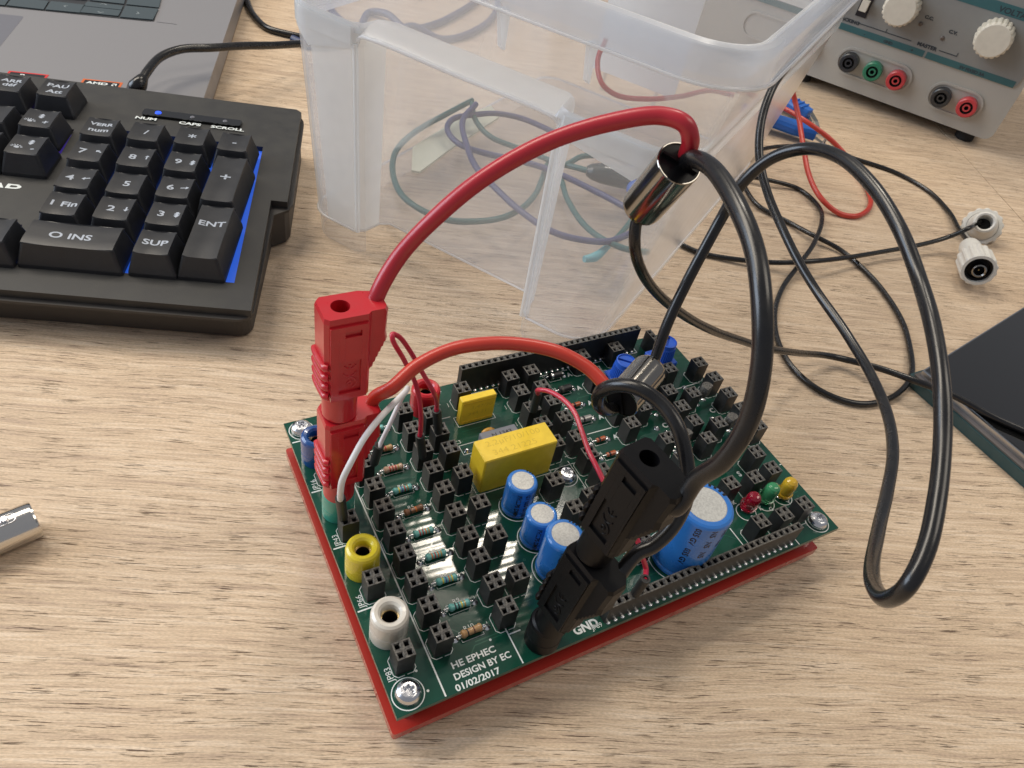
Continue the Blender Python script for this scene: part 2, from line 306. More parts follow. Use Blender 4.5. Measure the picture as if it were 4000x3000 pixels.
def screw(x, y, a, r=3.35):
    g = G(); h = BZ + .02
    g.lathe([(0, h), (r, h), (r + .05, h + .5), (r, h + 1.2), (r * .88, h + 2.0), (r * .68, h + 2.5), (r * .6, h + 2.62)], 36, M=T(x, y, 0))
    star = []                                   # six lobed recess
    for k in range(36):
        t = 2 * math.pi * k / 36; rr = r * (.42 + .10 * math.cos(6 * t)); star.append((x + rr * math.cos(t + a), y + rr * math.sin(t + a)))
    out = [(x + r * .6 * math.cos(2 * math.pi * k / 36 + a), y + r * .6 * math.sin(2 * math.pi * k / 36 + a)) for k in range(36)]
    g.loft([[(p[0], p[1], h + 2.62) for p in out], [(p[0], p[1], h + 2.66) for p in star], [(x + (p[0] - x) * .8, y + (p[1] - y) * .8, h + 1.3) for p in star]], 0, False, True, False)
    obj('screw', g, STEEL, B)
for x, y, a in ((4.8, 4.8, .2), (154.0, 4.8, .5), (4.7, 100.3, .9), (80.2, 52.3, .3)): screw(x, y, a)
# ---- 2x2 pin sockets
def socket_mesh(nx, ny, pitch=2.54, h=8.5, hole=.80, wall=0.0):
    g = G(); W = nx * pitch / 2; H = ny * pitch / 2; e = .04
    W -= e; H -= e
    g.add([(-W, -H, 0), (W, -H, 0), (W, H, 0), (-W, H, 0), (-W, -H, h), (W, -H, h), (W, H, h), (-W, H, h)], [(0, 1, 5, 4), (1, 2, 6, 5), (2, 3, 7, 6), (3, 0, 4, 7), (3, 2, 1, 0)], 0)
    xs = [-W]; ys = [-H]
    for i in range(nx): c = (i - (nx - 1) / 2) * pitch; xs += [c - hole, c + hole]
    for j in range(ny): c = (j - (ny - 1) / 2) * pitch; ys += [c - hole, c + hole]
    xs.append(W); ys.append(H)
    for i in range(len(xs) - 1):
        for j in range(len(ys) - 1):
            if i % 2 == 1 and j % 2 == 1:
                x0, x1, y0, y1 = xs[i], xs[i + 1], ys[j], ys[j + 1]; k = .22; d = 4.2
                a = [(x0, y0, h), (x1, y0, h), (x1, y1, h), (x0, y1, h)]; b_ = [(x0 + k, y0 + k, h - .5), (x1 - k, y0 + k, h - .5), (x1 - k, y1 - k, h - .5), (x0 + k, y1 - k, h - .5)]
                c = [(p[0], p[1], h - d) for p in b_]
                g.loft([a, b_], 1, False, False, False); g.loft([b_, c], 0, False, True, False)
                xm = (x0 + x1) / 2                          # the bent contact leaf inside the hole
                g.add([(xm + .10, y0 + .3, h - .45), (xm + .10, y1 - .3, h - .45), (xm + .30, y1 - .3, h - 3), (xm + .30, y0 + .3, h - 3)], [(0, 1, 2, 3)], 2)
            else:
                g.add([(xs[i], ys[j], h), (xs[i + 1], ys[j], h), (xs[i + 1], ys[j + 1], h), (xs[i], ys[j + 1], h)], [(0, 1, 2, 3)], 1)
    return g
SM = [SOCK, SOCKTOP, TIN]
ROWR = [13.5, 22.2, 30.9, 39.5, 48.2, 56.8, 65.4, 74.4, 83.0, 91.6]
SOCKS = [(17.2, y) for y in ROWR] + [(36.7, y) for y in (91.6, 82.8, 74.0, 65.4, 56.8, 47.8, 39.0, 30.6, 22.0, 13.6)]
SOCKS += [(44.9, y) for y in (87.1, 79.1, 71.1, 60.6, 48.0, 35.8, 21.6)] + [(6.2, y) for y in (78.8, 56.4, 35.3, 12.8)]
SOCKS += [(79.6, y) for y in (94.9, 87.1, 78.5, 70.6, 61.6)] + [(88.4, y) for y in (95.0, 86.8, 78.9, 70.8, 61.6, 53.4, 45.6)]
SOCKS += [(60.1, 94.7), (71.6, 47.6), (72.2, 35.7), (80.1, 38.2), (111.6, 96.8), (127.2, 96.6), (141.6, 79.5), (133.8, 78.2), (155.8, 78.7), (156.3, 69.8), (156.3, 60.8), (156.2, 52.6), (156.5, 43.6),
          (134.0, 69.6), (142.2, 65.4), (133.7, 61.1), (119.4, 65.7), (110.6, 60.3), (118.7, 49.9), (133.7, 53.4), (142.4, 49.5), (133.5, 44.5), (146.7, 33.2), (147.2, 25.4), (138.4, 24.2), (128.2, 25.2),
          (147.5, 9.1), (137.4, 8.8), (127.6, 8.9), (86.5, 17.3), (112.0, 86.5), (112.0, 77.5), (111.5, 69), (103.0, 41.0), (118.5, 40.5), (126.5, 74.5)]
first = None
for i, (x, y) in enumerate(SOCKS):
    x += random.uniform(-.12, .12); y += random.uniform(-.12, .12)
    if first is None: first = obj('pin_socket', socket_mesh(2, 2), SM, B, loc=(x, y, BZ + .02), local=True)
    else:
        c = dup(first, B, (x, y, BZ + .02)); c.rotation_euler = (random.uniform(-.02, .02), random.uniform(-.02, .02), random.uniform(-.02, .02))
obj('header_strip', socket_mesh(30, 1, h=8.3), SM, B, loc=(101.9, 2.95, BZ + .02), local=True)
obj('header_strip', socket_mesh(31, 1, h=11.5), SM, B, loc=(101.2, 101.1, BZ + .02), local=True)
obj('header_strip', socket_mesh(1, 3, h=8.5), SM, B, loc=(146.0, 97.3, BZ + .02), local=True)
g = G()
for k in range(30): g.lathe([(.75, BZ + .03), (.6, BZ + .15), (.3, BZ + .3), (0, BZ + .33)], 10, M=T(65.07 + k * 2.54, 1.5, 0))
obj('solder_joints', g, SOLDER, B)
g = G()
for k in range(31): g.lathe([(.85, BZ + .03), (.7, BZ + .25), (.3, BZ + .5), (0, BZ + .55)], 10, M=T(63.1 + k * 2.54, 99.5, 0))
obj('solder_joints', g, SOLDER, B)
# ---- silkscreen
S = G(); SZ = BZ + .035
def sl(x0, y0, x1, y1, w=.35, z=SZ):
    d = Vector((x1 - x0, y1 - y0)); n = Vector((-d.y, d.x)).normalized() * w / 2
    S.add([(x0 + n.x, y0 + n.y, z), (x0 - n.x, y0 - n.y, z), (x1 - n.x, y1 - n.y, z), (x1 + n.x, y1 + n.y, z)], [(0, 1, 2, 3)])
def st(b, x, y, size, rot=0, bold=.0, align='CENTER', sx=1.0, z=SZ + .005): text(S, b, size, T(x, y, z) @ Rz(rot), 0, bold, align, sx)
def ring(x, y, r, w=.3, n=40, z=SZ, a0=0, a1=360):
    pts = [math.radians(a0 + (a1 - a0) * k / n) for k in range(n + 1)]
    for a, b_ in zip(pts, pts[1:]): S.add([(x + (r - w / 2) * math.cos(a), y + (r - w / 2) * math.sin(a), z), (x + (r + w / 2) * math.cos(a), y + (r + w / 2) * math.sin(a), z), (x + (r + w / 2) * math.cos(b_), y + (r + w / 2) * math.sin(b_), z), (x + (r - w / 2) * math.cos(b_), y + (r - w / 2) * math.sin(b_), z)], [(0, 1, 2, 3)])
for i, (x, y) in enumerate(SOCKS):
    r = 3.15; c = 1.0; w = .2
    P = [(-r, -r + c), (-r + c, -r), (-.35, -r)], [(.35, -r), (r - c, -r), (r, -r + c), (r, -.35)], [(r, .35), (r, r - c), (r - c, r), (.35, r)], [(-.35, r), (-r + c, r), (-r, r - c), (-r, -r + c)]
    for pl in P:
        for a, b_ in zip(pl, pl[1:]): sl(x + a[0], y + a[1], x + b_[0], y + b_[1], w, SZ + .002)
    if 30 < x < 100 and y < 99: st('J', x - 4.4, y + .2, 2.0, 0, .0, 'CENTER', .9)
sl(13.5, 96, 13.5, .3, .45, SZ - .004)
for y in (95.9, 74.5, 52.7, 31.2): sl(.4, y, 13.2, y, .45)
sl(36.4, 16.2, 36.4, .3, .4); sl(36.8, 10, 48, 5.6, .01)
sl(36.7, 9.2, 40.2, 9.2, .4); sl(50, 5.5, 62.6, 5.4, .4)
sl(97.5, 66.4, 108, 66.2, .35); sl(144.5, 75.0, 156.4, 75.1, .35); sl(159.0, 29.6, 160 - .1, 29.6, .35); sl(122.3, 14.2, 122.3, 6.9, .35); sl(141.3, 2.2, 141.3, .1, .35)
for a in ((62, 98.0, 77, 98.0), (91.8, 98.1, 107.5, 98.1), (116, 98.2, 123.6, 98.2), (131, 98.2, 141.2, 98.2), (141.2, 98.2, 141.2, 101.8)): sl(*a, .35)
for a in ((76, 56.5, 86, 56.5), (76.5, 42.5, 92, 42.5), (63, 42, 74.5, 42), (84.4, 32, 84.4, 58), (76.2, 32.5, 84, 32.5), (84.4, 60, 96, 60)): sl(*a, .3)
st('V+', 54.3, 101.4, 3.0, 0, .12); st('GND', 58.2, 1.6, 3.6, 0, .14); st('JP89', 61.4, 1.0, 2.0)
for n_, y in (('JP16', 78.8), ('JP43', 57), ('JP66', 35.6), ('JP83', 13)): st(n_, 2.9, y - 1.6, 2.35, 90)
st('HE EPHEC', 18.0, 6.2, 2.6, 0, .06, 'LEFT', 1.14); st('DESIGN BY EC', 17.4, 3.15, 2.6, 0, .06, 'LEFT', 1.02); st('01/02/2017', 16.6, 0.3, 2.5, 0, .06, 'LEFT', 1.14)
for k, y in enumerate(ROWR): st('R%d' % (10 - k), 27.0, y + 1.35, 2.0)
DY = [95.6, 88.0, 79.8, 72.2, 62.0, 55.0]
for k, y in enumerate(DY): st('A', 106.9, y - 1.0, 2.8, 0, .1); st('D%d' % (k + 1), 97.0, y + 1.6, 1.7)
st('C', 128.4, 59.4, 3, 0, .12); st('C', 151.5, 59.6, 3, 0, .12); st('S', 141.1, 30.6, 3, 0, .12); st('JP3', 143.0, 92.6, 2.2, 0); st('JP2', 121.6, 91.9, 2.2, 0)
st('A27', 136.0, 98.9, 1.8); st('C3', 51.8, 77.6, 2.1); st('C1', 59.5, 90.6, 2.1); st('C2', 48.6, 68.3, 2.1)
for n_, x, y in (('K', 130.6, 21.5), ('K', 138.4, 16.1), ('R', 133.2, 14.0), ('G', 141.9, 14.4), ('Y', 150.2, 14.2)): st(n_, x, y, 2.2, 0, .05)
for x0, x1, y0, y1 in ((48.6, 76.4, 55.6, 66.3), (55, 69.4, 84.4, 89.0), (53.5, 69, 65.9, 71.3), (51.5, 61.5, 72.4, 76.6)):
    sl(x0, y0, x1, y0, .2); sl(x1, y0, x1, y1, .2); sl(x1, y1, x0, y1, .2); sl(x0, y1, x0, y0, .2)
sl(50.5, 96.5, 53.2, 96.5, .25); sl(50.5, 90, 50.5, 96.5, .25); sl(50.5, 90, 54.2, 90, .25)
for x, y, r in ((4.8, 4.8, 4.25), (154, 4.8, 4.1), (4.7, 100.3, 4.0), (80.2, 52.3, 4.1), (58.4, 47.2, 5.5), (58.6, 34.6, 5.5), (58.6, 23.0, 6.4), (98.4, 12.2, 9.8), (132.3, 17.4, 3.5), (141.4, 18.2, 3.5), (149.5, 17.8, 3.5)): ring(x, y, r, .28)
for x, y in ((9, 9.6), (9.8, 3.5), (31, 9.8), (60, 12), (10, 69), (46, 4.5), (112, 30), (128, 36), (148, 40)): ring(x, y, .22, .3, 8)
# resistor and diode outlines
for y in ROWR + []:
    for s_ in (-1, 1): sl(23.6, y + s_ * 1.5, 30.2, y + s_ * 1.5, .16); sl(23.6, y + s_ * 1.5, 23.6, y + s_ * .7, .16); sl(30.2, y + s_ * 1.5, 30.2, y + s_ * .7, .16)
    sl(22.8, y, 23.6, y, .5, SZ + .001); sl(30.2, y, 31.0, y, .5, SZ + .001)
for y in DY:
    sl(97.6, y - 1.5, 102.6, y - 1.5, .16); sl(97.6, y - 1.5, 97.6, y + 1.5, .16); sl(102.6, y - 1.5, 102.6, y + 1.5, .16)
obj('silkscreen', S, SILK, B)
g = G(); rv = random.Random(3)
for k in range(130):
    x, y = rv.uniform(15, 157), rv.uniform(8, 97)
    if any(abs(x - a) < 3.6 and abs(y - c) < 3.6 for a, c in SOCKS): continue
    rr = rv.choice((.28, .3, .45)); g.lathe([(rr * .45, BZ + .02), (rr * .5, BZ + .045), (rr, BZ + .04), (rr * 1.05, BZ + .005)], 10, M=T(x, y, 0))
obj('vias', g, mat('tented_via', (.03, .13, .085), .25, coat=.3), B)
g = G()
for k in range(46):         # copper tracks showing faintly through the solder mask
    x, y = rv.uniform(16, 150), rv.uniform(8, 96); L1 = rv.uniform(4, 16) * rv.choice((-1, 1)); L2 = rv.uniform(1.5, 4) * rv.choice((-1, 1)); L3 = rv.uniform(2, 9) * (1 if L1 > 0 else -1)
    P_ = [(x, y), (x + L1, y), (x + L1 + abs(L2) * (1 if L1 > 0 else -1), y + L2), (x + L1 + abs(L2) * (1 if L1 > 0 else -1) + L3, y + L2)]
    P_ = [(min(max(px, 14.5), 158), min(max(py, 7), 97)) for px, py in P_]
    for a, c in zip(P_, P_[1:]):
        d = Vector((c[0] - a[0], c[1] - a[1])); 
        if d.length < .3: continue
        n = Vector((-d.y, d.x)).normalized() * .16; z_ = BZ + .012 + .0004 * k
        g.add([(a[0] + n.x, a[1] + n.y, z_), (a[0] - n.x, a[1] - n.y, z_), (c[0] - n.x, c[1] - n.y, z_), (c[0] + n.x, c[1] + n.y, z_)], [(0, 1, 2, 3)])
obj('copper_tracks', g, mat('masked_copper', (.014, .10, .06), .16, coat=.2), B)
# ---- resistors
def cm(n, c): return mat('band_' + n, c, .3, coat=.4)
TEA = cm('teal_body', (.16, .46, .42)); TAN = cm('tan_body', (.46, .27, .12)); PIN = cm('beige_body', (.52, .34, .24)); BRN = cm('brown_body', (.20, .09, .04))
CB = dict(k=cm('black', (.01, .01, .01)), b=cm('brown', (.12, .04, .02)), r=cm('red', (.42, .02, .02)), o=cm('orange', (.60, .16, .02)), y=cm('yellow', (.68, .52, .04)), v=cm('violet', (.12, .06, .30)), u=cm('blue', (.03, .08, .35)), g=cm('gold', (.42, .27, .07)), G=cm('green', (.03, .2, .07)))
RB = [(TAN, 'k b', .95), (TEA, 'kkyg', .9), (TEA, 'yuoy', .9), (TEA, 'orog', .9), (TEA, 'rrog', .9), (BRN, 'k o ', .9), (TEA, 'yvrg', .9), (PIN, 'rrrg', .9), (TAN, 'bkrg', .9), (TEA, 'kbkg', .85)]
for (bodym, bands, rs), y in zip(RB, ROWR):
    x0 = 26.9 + random.uniform(-.25, .35); z = BZ + 1.35; yy = y + random.uniform(-.25, .25); a = random.uniform(-4, 4)
    MR = T(x0, yy, z) @ Rz(a) @ Ry(90)
    g = G(); prof = [(0, -3.25), (.75, -3.2), (1.22, -2.8), (1.28, -2.3), (1.1, -1.75)]; mats = [0, 0, 0, 0]
    zc = [-1.35, -.45, .45, 1.35]; lst = [bodym]
    for k, ch in enumerate(bands):
        c = -1.5 + k * .95
        if ch == ' ': continue
        if CB[ch] not in lst: lst.append(CB[ch])
        prof += [(1.02, c), (1.03, c + .42)]; mats += [0, lst.index(CB[ch])]
    prof += [(1.1, 2.05), (1.28, 2.35), (1.22, 2.85), (.75, 3.2), (0, 3.25)]; mats += [0, 0, 0, 0, 0]
    prof = [(r * rs, zz) for r, zz in prof]
    g.lathe(prof, 20, M=MR, mats=mats); r_ = obj('resistor', g, lst, B)
    for s_ in (-1, 1):
        e = MR @ Vector((0, 0, s_ * 3.1)); pd = Vector((x0 + s_ * 4.9, yy, BZ + .1)); g = G()
        g.tube([e, e + (MR @ Vector((0, 0, s_ * 4.3)) - MR @ Vector((0, 0, s_ * 3.1))), Vector((pd.x - s_ * .1, pd.y, BZ + 1.0)), pd], .3, n=8, sub=5)
        g.lathe([(1.1, BZ + .04), (.9, BZ + .22), (.45, BZ + .6), (0, BZ + .75)], 14, M=T(pd.x, pd.y, 0)); obj('lead', g, SOLDER, r_)
# ---- diodes
GLO = mat('orange_glass', (.45, .10, .03), .12, coat=.6); GLS = mat('grey_glass', (.36, .35, .33), .15, coat=.6, metal=.3)
for k, y in enumerate(DY):
    big = k < 2 or k == 3; r = 1.35 if k < 2 else (1.15 if k == 3 else .85); hl = 2.6 if k < 2 else (2.3 if k == 3 else 1.9)
    body, bnd = ((SOCK, SOLDER), (SOCK, SOCKTOP), (GLO, INK), (GLS, INK), (GLO, INK), (GLO, INK))[k]
    x0 = 100.2 + random.uniform(-.2, .2); MR = T(x0, y, BZ + r + .3) @ Rz(random.uniform(-4, 4)) @ Ry(90)
    g = G(); g.lathe([(0, -hl), (r * .8, -hl), (r, -hl + .3), (r, -hl + .7), (r, -hl + 1.5), (r, hl - .3), (r * .8, hl), (0, hl)], 20, M=MR, mats=[0, 0, 0, 1, 0, 0, 0])
    d_ = obj('diode', g, [body, bnd], B)
    for s_ in (-1, 1):
        e = MR @ Vector((0, 0, s_ * (hl - .1))); g = G(); g.tube([e, Vector((x0 + s_ * (hl + 1.3), y, BZ + r + .2)), Vector((x0 + s_ * (hl + 1.8), y, BZ + .1))], .32, n=8, sub=5)
        g.lathe([(1.0, BZ + .04), (.8, BZ + .22), (.45, BZ + .5), (0, BZ + .65)], 14, M=T(x0 + s_ * (hl + 1.8), y, 0)); obj('lead', g, SOLDER, d_)
# ---- capacitors
def block(x0, x1, y0, y1, z1, m, inset=0.0, label=None, name='block_capacitor', b=.45):
    g = G(); g.bbox(x0, x1, y0, y1, BZ + .05, z1, b); return obj(name, g, m, B, label=label)
yc = block(49.6, 76.0, 56.3, 65.5, 31.6, CAPY, label='large yellow block capacitor')
EMB = mat('embossed_yellow', (.66, .45, .03), .5)
g = G(); text(g, '2,2\u00b5F/10/100', 3.0, T(52.6, 61.8, 31.605), 0, 0, 'LEFT', 1.25); text(g, '344 21225', 3.0, T(53.4, 58.0, 31.605), 0, 0, 'LEFT', 1.25)
for i in range(len(g.v)): pass
obj('embossed_text', g, EMB, yc)
y2 = block(55.5, 68.6, 85.2, 88.2, 27.6, CAPY, label='slim yellow capacitor', b=.35)
g = G(); MT = T(58.6, 85.17, 20.0) @ Rx(90)
text(g, '1,47/20', 2.1, T(59.2, 85.17, 23.0) @ Rx(90), 0, 0, 'LEFT', 1.3); text(g, '344 21', 2.1, T(58.2, 85.17, 20.0) @ Rx(90), 0, 0, 'LEFT', 1.3)
g.box(55.7, 68.4, 85.02, 85.17, 26.1, 26.4); g.box(55.7, 68.4, 85.02, 85.17, 17.0, 17.3); obj('embossed_text', g, EMB, y2)
gc = block(54.6, 67.8, 66.3, 70.7, 28.0, CAPG, label='grey block capacitor', b=.3)
g = G(); text(g, 'N 1343', 2.1, T(58.2, 67.6, 28.01), 0, .05, 'LEFT', 1.15); obj('printed_text', g, INK, gc)
g = G(); g.lathe([(0, -2.4), (1.2, -2.2), (2.1, -1.2), (2.3, 0), (2.1, 1.2), (1.2, 2.2), (0, 2.4)], 24, M=T(60.6, 74.4, 22.4) @ Matrix.Diagonal((1, .55, .72, 1)) @ Ry(90)); dc = obj('ceramic_capacitor', g, TANT, B)
g = G(); g.tube([(59.6, 74.4, 21), (59.3, 74.4, BZ)], .3, sub=1, n=8); g.tube([(61.6, 74.4, 21), (61.9, 74.4, BZ)], .3, sub=1, n=8); obj('lead', g, SOLDER, dc)
for px, py in ((53.2, 72.6), (59, 79.5)):
    pass
g = G(); g.lathe([(1.2, BZ + .04), (1.0, BZ + .25), (.4, BZ + .9), (0, BZ + 1.0)], 14, M=T(53.3, 73.8, 0)); obj('solder_joint', g, SOLDER, B)
def ecap(x, y, r, zt, rot, lab, lean=(0, 0), big=False):
    M0 = T(x, y, BZ + .05) @ Rx(lean[0]) @ Ry(lean[1]); h = zt - BZ
    g = G(); g.lathe([(0, 0), (r * .96, 0), (r, .5), (r, 1.6), (r * .95, 2.1), (r * .95, 2.6), (r, 3.2), (r, h - 1.2), (r * .96, h - .5), (r * .88, h - .08), (r * .76, h), (r * .72, h - .02)], 48, M=M0)
    c = obj('electrolytic_capacitor', g, CAPB, B, label=lab)
    g = G(); g.lathe([(r * .73, h - .1), (r * .70, h + .02), (0, h + .02)], 40, M=M0); obj('can_top', g, ALU, c)
    g = G()
    def wrapt(s, size, ang, z0, vert):          # text wrapped round the sleeve
        v, f = text_geo(s, size, .07, 'LEFT'); R_ = r + .03; vs = []
        for p in v:
            if vert: aa = ang + p.y / R_; zz = z0 - p.x * 1.0
            else: aa = ang + p.x / R_; zz = z0 + p.y
            vs.append((R_ * math.cos(aa), R_ * math.sin(aa), zz))
        g.add(vs, f, 0, False, M0)
    a = math.radians(rot); sz = 1.9 if not big else 2.5
    wrapt('PHILIPS DMN' if not big else '035 GV   035 GV', sz, a - .55, h - 1.6, True)
    wrapt('GV 035 GV 03' if not big else 'N5   N5   N5', sz, a, h - 1.4, True)
    wrapt('N5   N5', sz, a + .5, h - 2.4, True)
    for k in range(4 if big else 3):            # minus stripe ticks at the shoulder
        aa = math.radians(rot + 115) + k * .22
        pts = [(rr * math.cos(aa + d), rr * math.sin(aa + d), z) for d in (0, .11) for rr, z in ((r * .80, h + .06), (r * .9, h - .02), (r * .985, h - .55), (r + .04, h - 1.3), (r + .04, h - 3))]
        g.add(pts, [(i, i + 1, i + 6, i + 5) for i in range(4)], 0, True, M0)
    obj('printed_text', g, INK, c)
ecap(58.4, 47.3, 4.9, 29.6, -100, 'blue can capacitor next to the big yellow block'); ecap(58.6, 34.7, 4.9, 28.8, -98, 'middle of the three small blue can capacitors'); ecap(58.7, 23.0, 5.7, 34.2, -98, 'taller blue can capacitor beside the black plug')
ecap(98.4, 12.2, 8.7, 43.6, -112, 'largest blue can capacitor behind the front header', big=True)
# ---- banana jacks
def jack(x, y, m, lab, r=4.95):
    g = G(); z = BZ + .03
    g.lathe([(0, z), (r, z), (r, z + 4.2), (r * .985, z + 4.3), (r * .985, z + 4.5), (r, z + 4.6), (r * .99, z + 9.6), (r * .93, z + 10.5), (r * .80, z + 11.0), (r * .62, z + 10.8), (r * .50, z + 10.1), (r * .46, z + 9.0), (r * .46, z + 7.6)], 44, M=T(x, y, 0))
    j = obj('banana_jack', g, m, B, label=lab)
    g = G(); g.lathe([(r * .46, z + 7.7), (r * .40, z + 7.7), (r * .40, z + 2), (0, z + 2)], 32, mats=[0, 1, 1], M=T(x, y, 0)); obj('jack_contact', g, [BRASS, HOLE], j)
jack(6.1, 87.6, BLUPL, 'blue banana jack'); jack(6.0, 65.4, TEAPL, 'teal banana jack under the red plugs', 4.9); jack(6.1, 44.0, YELPL, 'yellow banana jack'); jack(6.1, 22.6, WHTPL, 'off-white banana jack', 5.2)
jack(46.8, 96.5, REDPL, 'red banana jack', 5.1); jack(44.6, 4.6, BLKPL, 'black banana jack under the black plugs', 5.0)
# ---- trimmers
def trimmer(x, y, rot):
    g = G(); g.bbox(x - 4.8, x + 4.8, y - 4.8, y + 4.8, BZ + .05, BZ + 7, .3); t = obj('trimmer', g, POTB, B)
    g = G(); n = 72; ang = [2 * math.pi * k / n for k in range(n)]
    def rg(r, z, am): return [(x + (r + (am if k % 2 else -am)) * math.cos(a), y + (r + (am if k % 2 else -am)) * math.sin(a), z) for k, a in enumerate(ang)]
    zz = BZ + 7.02; g.loft([rg(4.7, zz, .0), rg(4.3, zz + .4, .12), rg(3.9, zz + 6, .12), rg(3.8, zz + 6.4, 0), rg(3.75, zz + 8.2, 0), rg(3.3, zz + 8.4, 0), rg(3.25, zz + 7.9, 0)], 0, False, False, False)
    a = math.radians(rot); ca, sa_ = math.cos(a), math.sin(a)
    for s_ in (-1, 1):                         # two half discs leave the screwdriver slot open
        pts = [(x, y, zz + 7.95)] ; arc = []
        for k in range(17):
            t_ = math.radians(10 + 160 * k / 16) * s_; arc.append((x + 3.28 * math.cos(t_ + a), y + 3.28 * math.sin(t_ + a)))
        g.prism(arc if s_ > 0 else arc[::-1], zz + 7.2, zz + 7.95)
    g.lathe([(3.4, zz + 7.1), (0, zz + 7.1)], 24, M=T(x, y, 0)); obj('trimmer_knob', g, POTB, t)
trimmer(120.7, 82.6, -42); trimmer(143.2, 87.0, 45)
# ---- LEDs
def led(x, y, m, ln, lab):
    M0 = T(x, y, BZ + 1.6) @ Rx(ln[0]) @ Ry(ln[1]); g = G()
    g.lathe([(0, 0), (2.9, 0), (2.9, 1.0), (2.5, 1.05), (2.5, 5.4), (2.35, 6.4), (1.9, 7.3), (1.1, 7.9), (0, 8.1)], 32, M=M0); l_ = obj('led', g, m, B, label=lab)
    g = G()
    for s_ in (-1, 1): p = M0 @ Vector((s_ * 1.27, 0, .2)); g.tube([p, (x + s_ * 1.27, y, BZ)], .28, sub=1, n=8); g.lathe([(.9, BZ + .04), (.6, BZ + .3), (0, BZ + .5)], 12, M=T(x + s_ * 1.27, y, 0))
    obj('lead', g, SOLDER, l_)
led(133.4, 18.6, LEDR, (9, -10), 'red led'); led(142.0, 19.0, LEDG, (6, -4), 'green led'); led(149.8, 18.2, LEDY, (3, -3), 'yellow led')
# ---- transistors
def to92(x, y, a):
    g = G(); pts = [(2.3 * math.cos(math.radians(t)), 2.3 * math.sin(math.radians(t))) for t in range(-215, 36, 10)]
    g.loft([[(p[0], p[1], BZ + 4.0) for p in pts], [(p[0], p[1], BZ + 8.7) for p in pts], [(p[0] * .93, p[1] * .93, BZ + 8.9) for p in pts]], 0, True, True, False, T(x, y, 0) @ Rz(a)); t = obj('transistor', g, SOCKTOP, B)
    g = G()
    for k in (-1, 0, 1):
        q = T(x, y, 0) @ Rz(a) @ Vector((k * 1.27, 0, 0)); q2 = T(x, y, 0) @ Rz(a) @ Vector((k * 2.3, -1.2 * (k == 0), 0)); g.tube([(q.x, q.y, BZ + 4.1), (q2.x, q2.y, BZ + 2), (q2.x, q2.y, BZ)], .26, n=6, sub=3)
        g.lathe([(1.0, BZ + .04), (.7, BZ + .3), (0, BZ + .5)], 12, M=T(q2.x, q2.y, 0))
    obj('lead', g, SOLDER, t)
for x, y, a in ((149.8, 66.0, 200), (149.0, 49.5, 190), (126.3, 66.5, 170), (126.8, 49.0, 190), (138.0, 36.0, 180)): to92(x, y, a)
for x, y in ((148.5, 74.5), (151, 72.8), (124.5, 60.2), (127, 57.0), (148.8, 57.0), (151.2, 55.2), (136, 30.5)):
    g = G(); g.lathe([(1.2, BZ + .04), (1.0, BZ + .25), (.4, BZ + .8), (0, BZ + .9)], 14, M=T(x, y, 0)); obj('solder_joint', g, SOLDER, B)
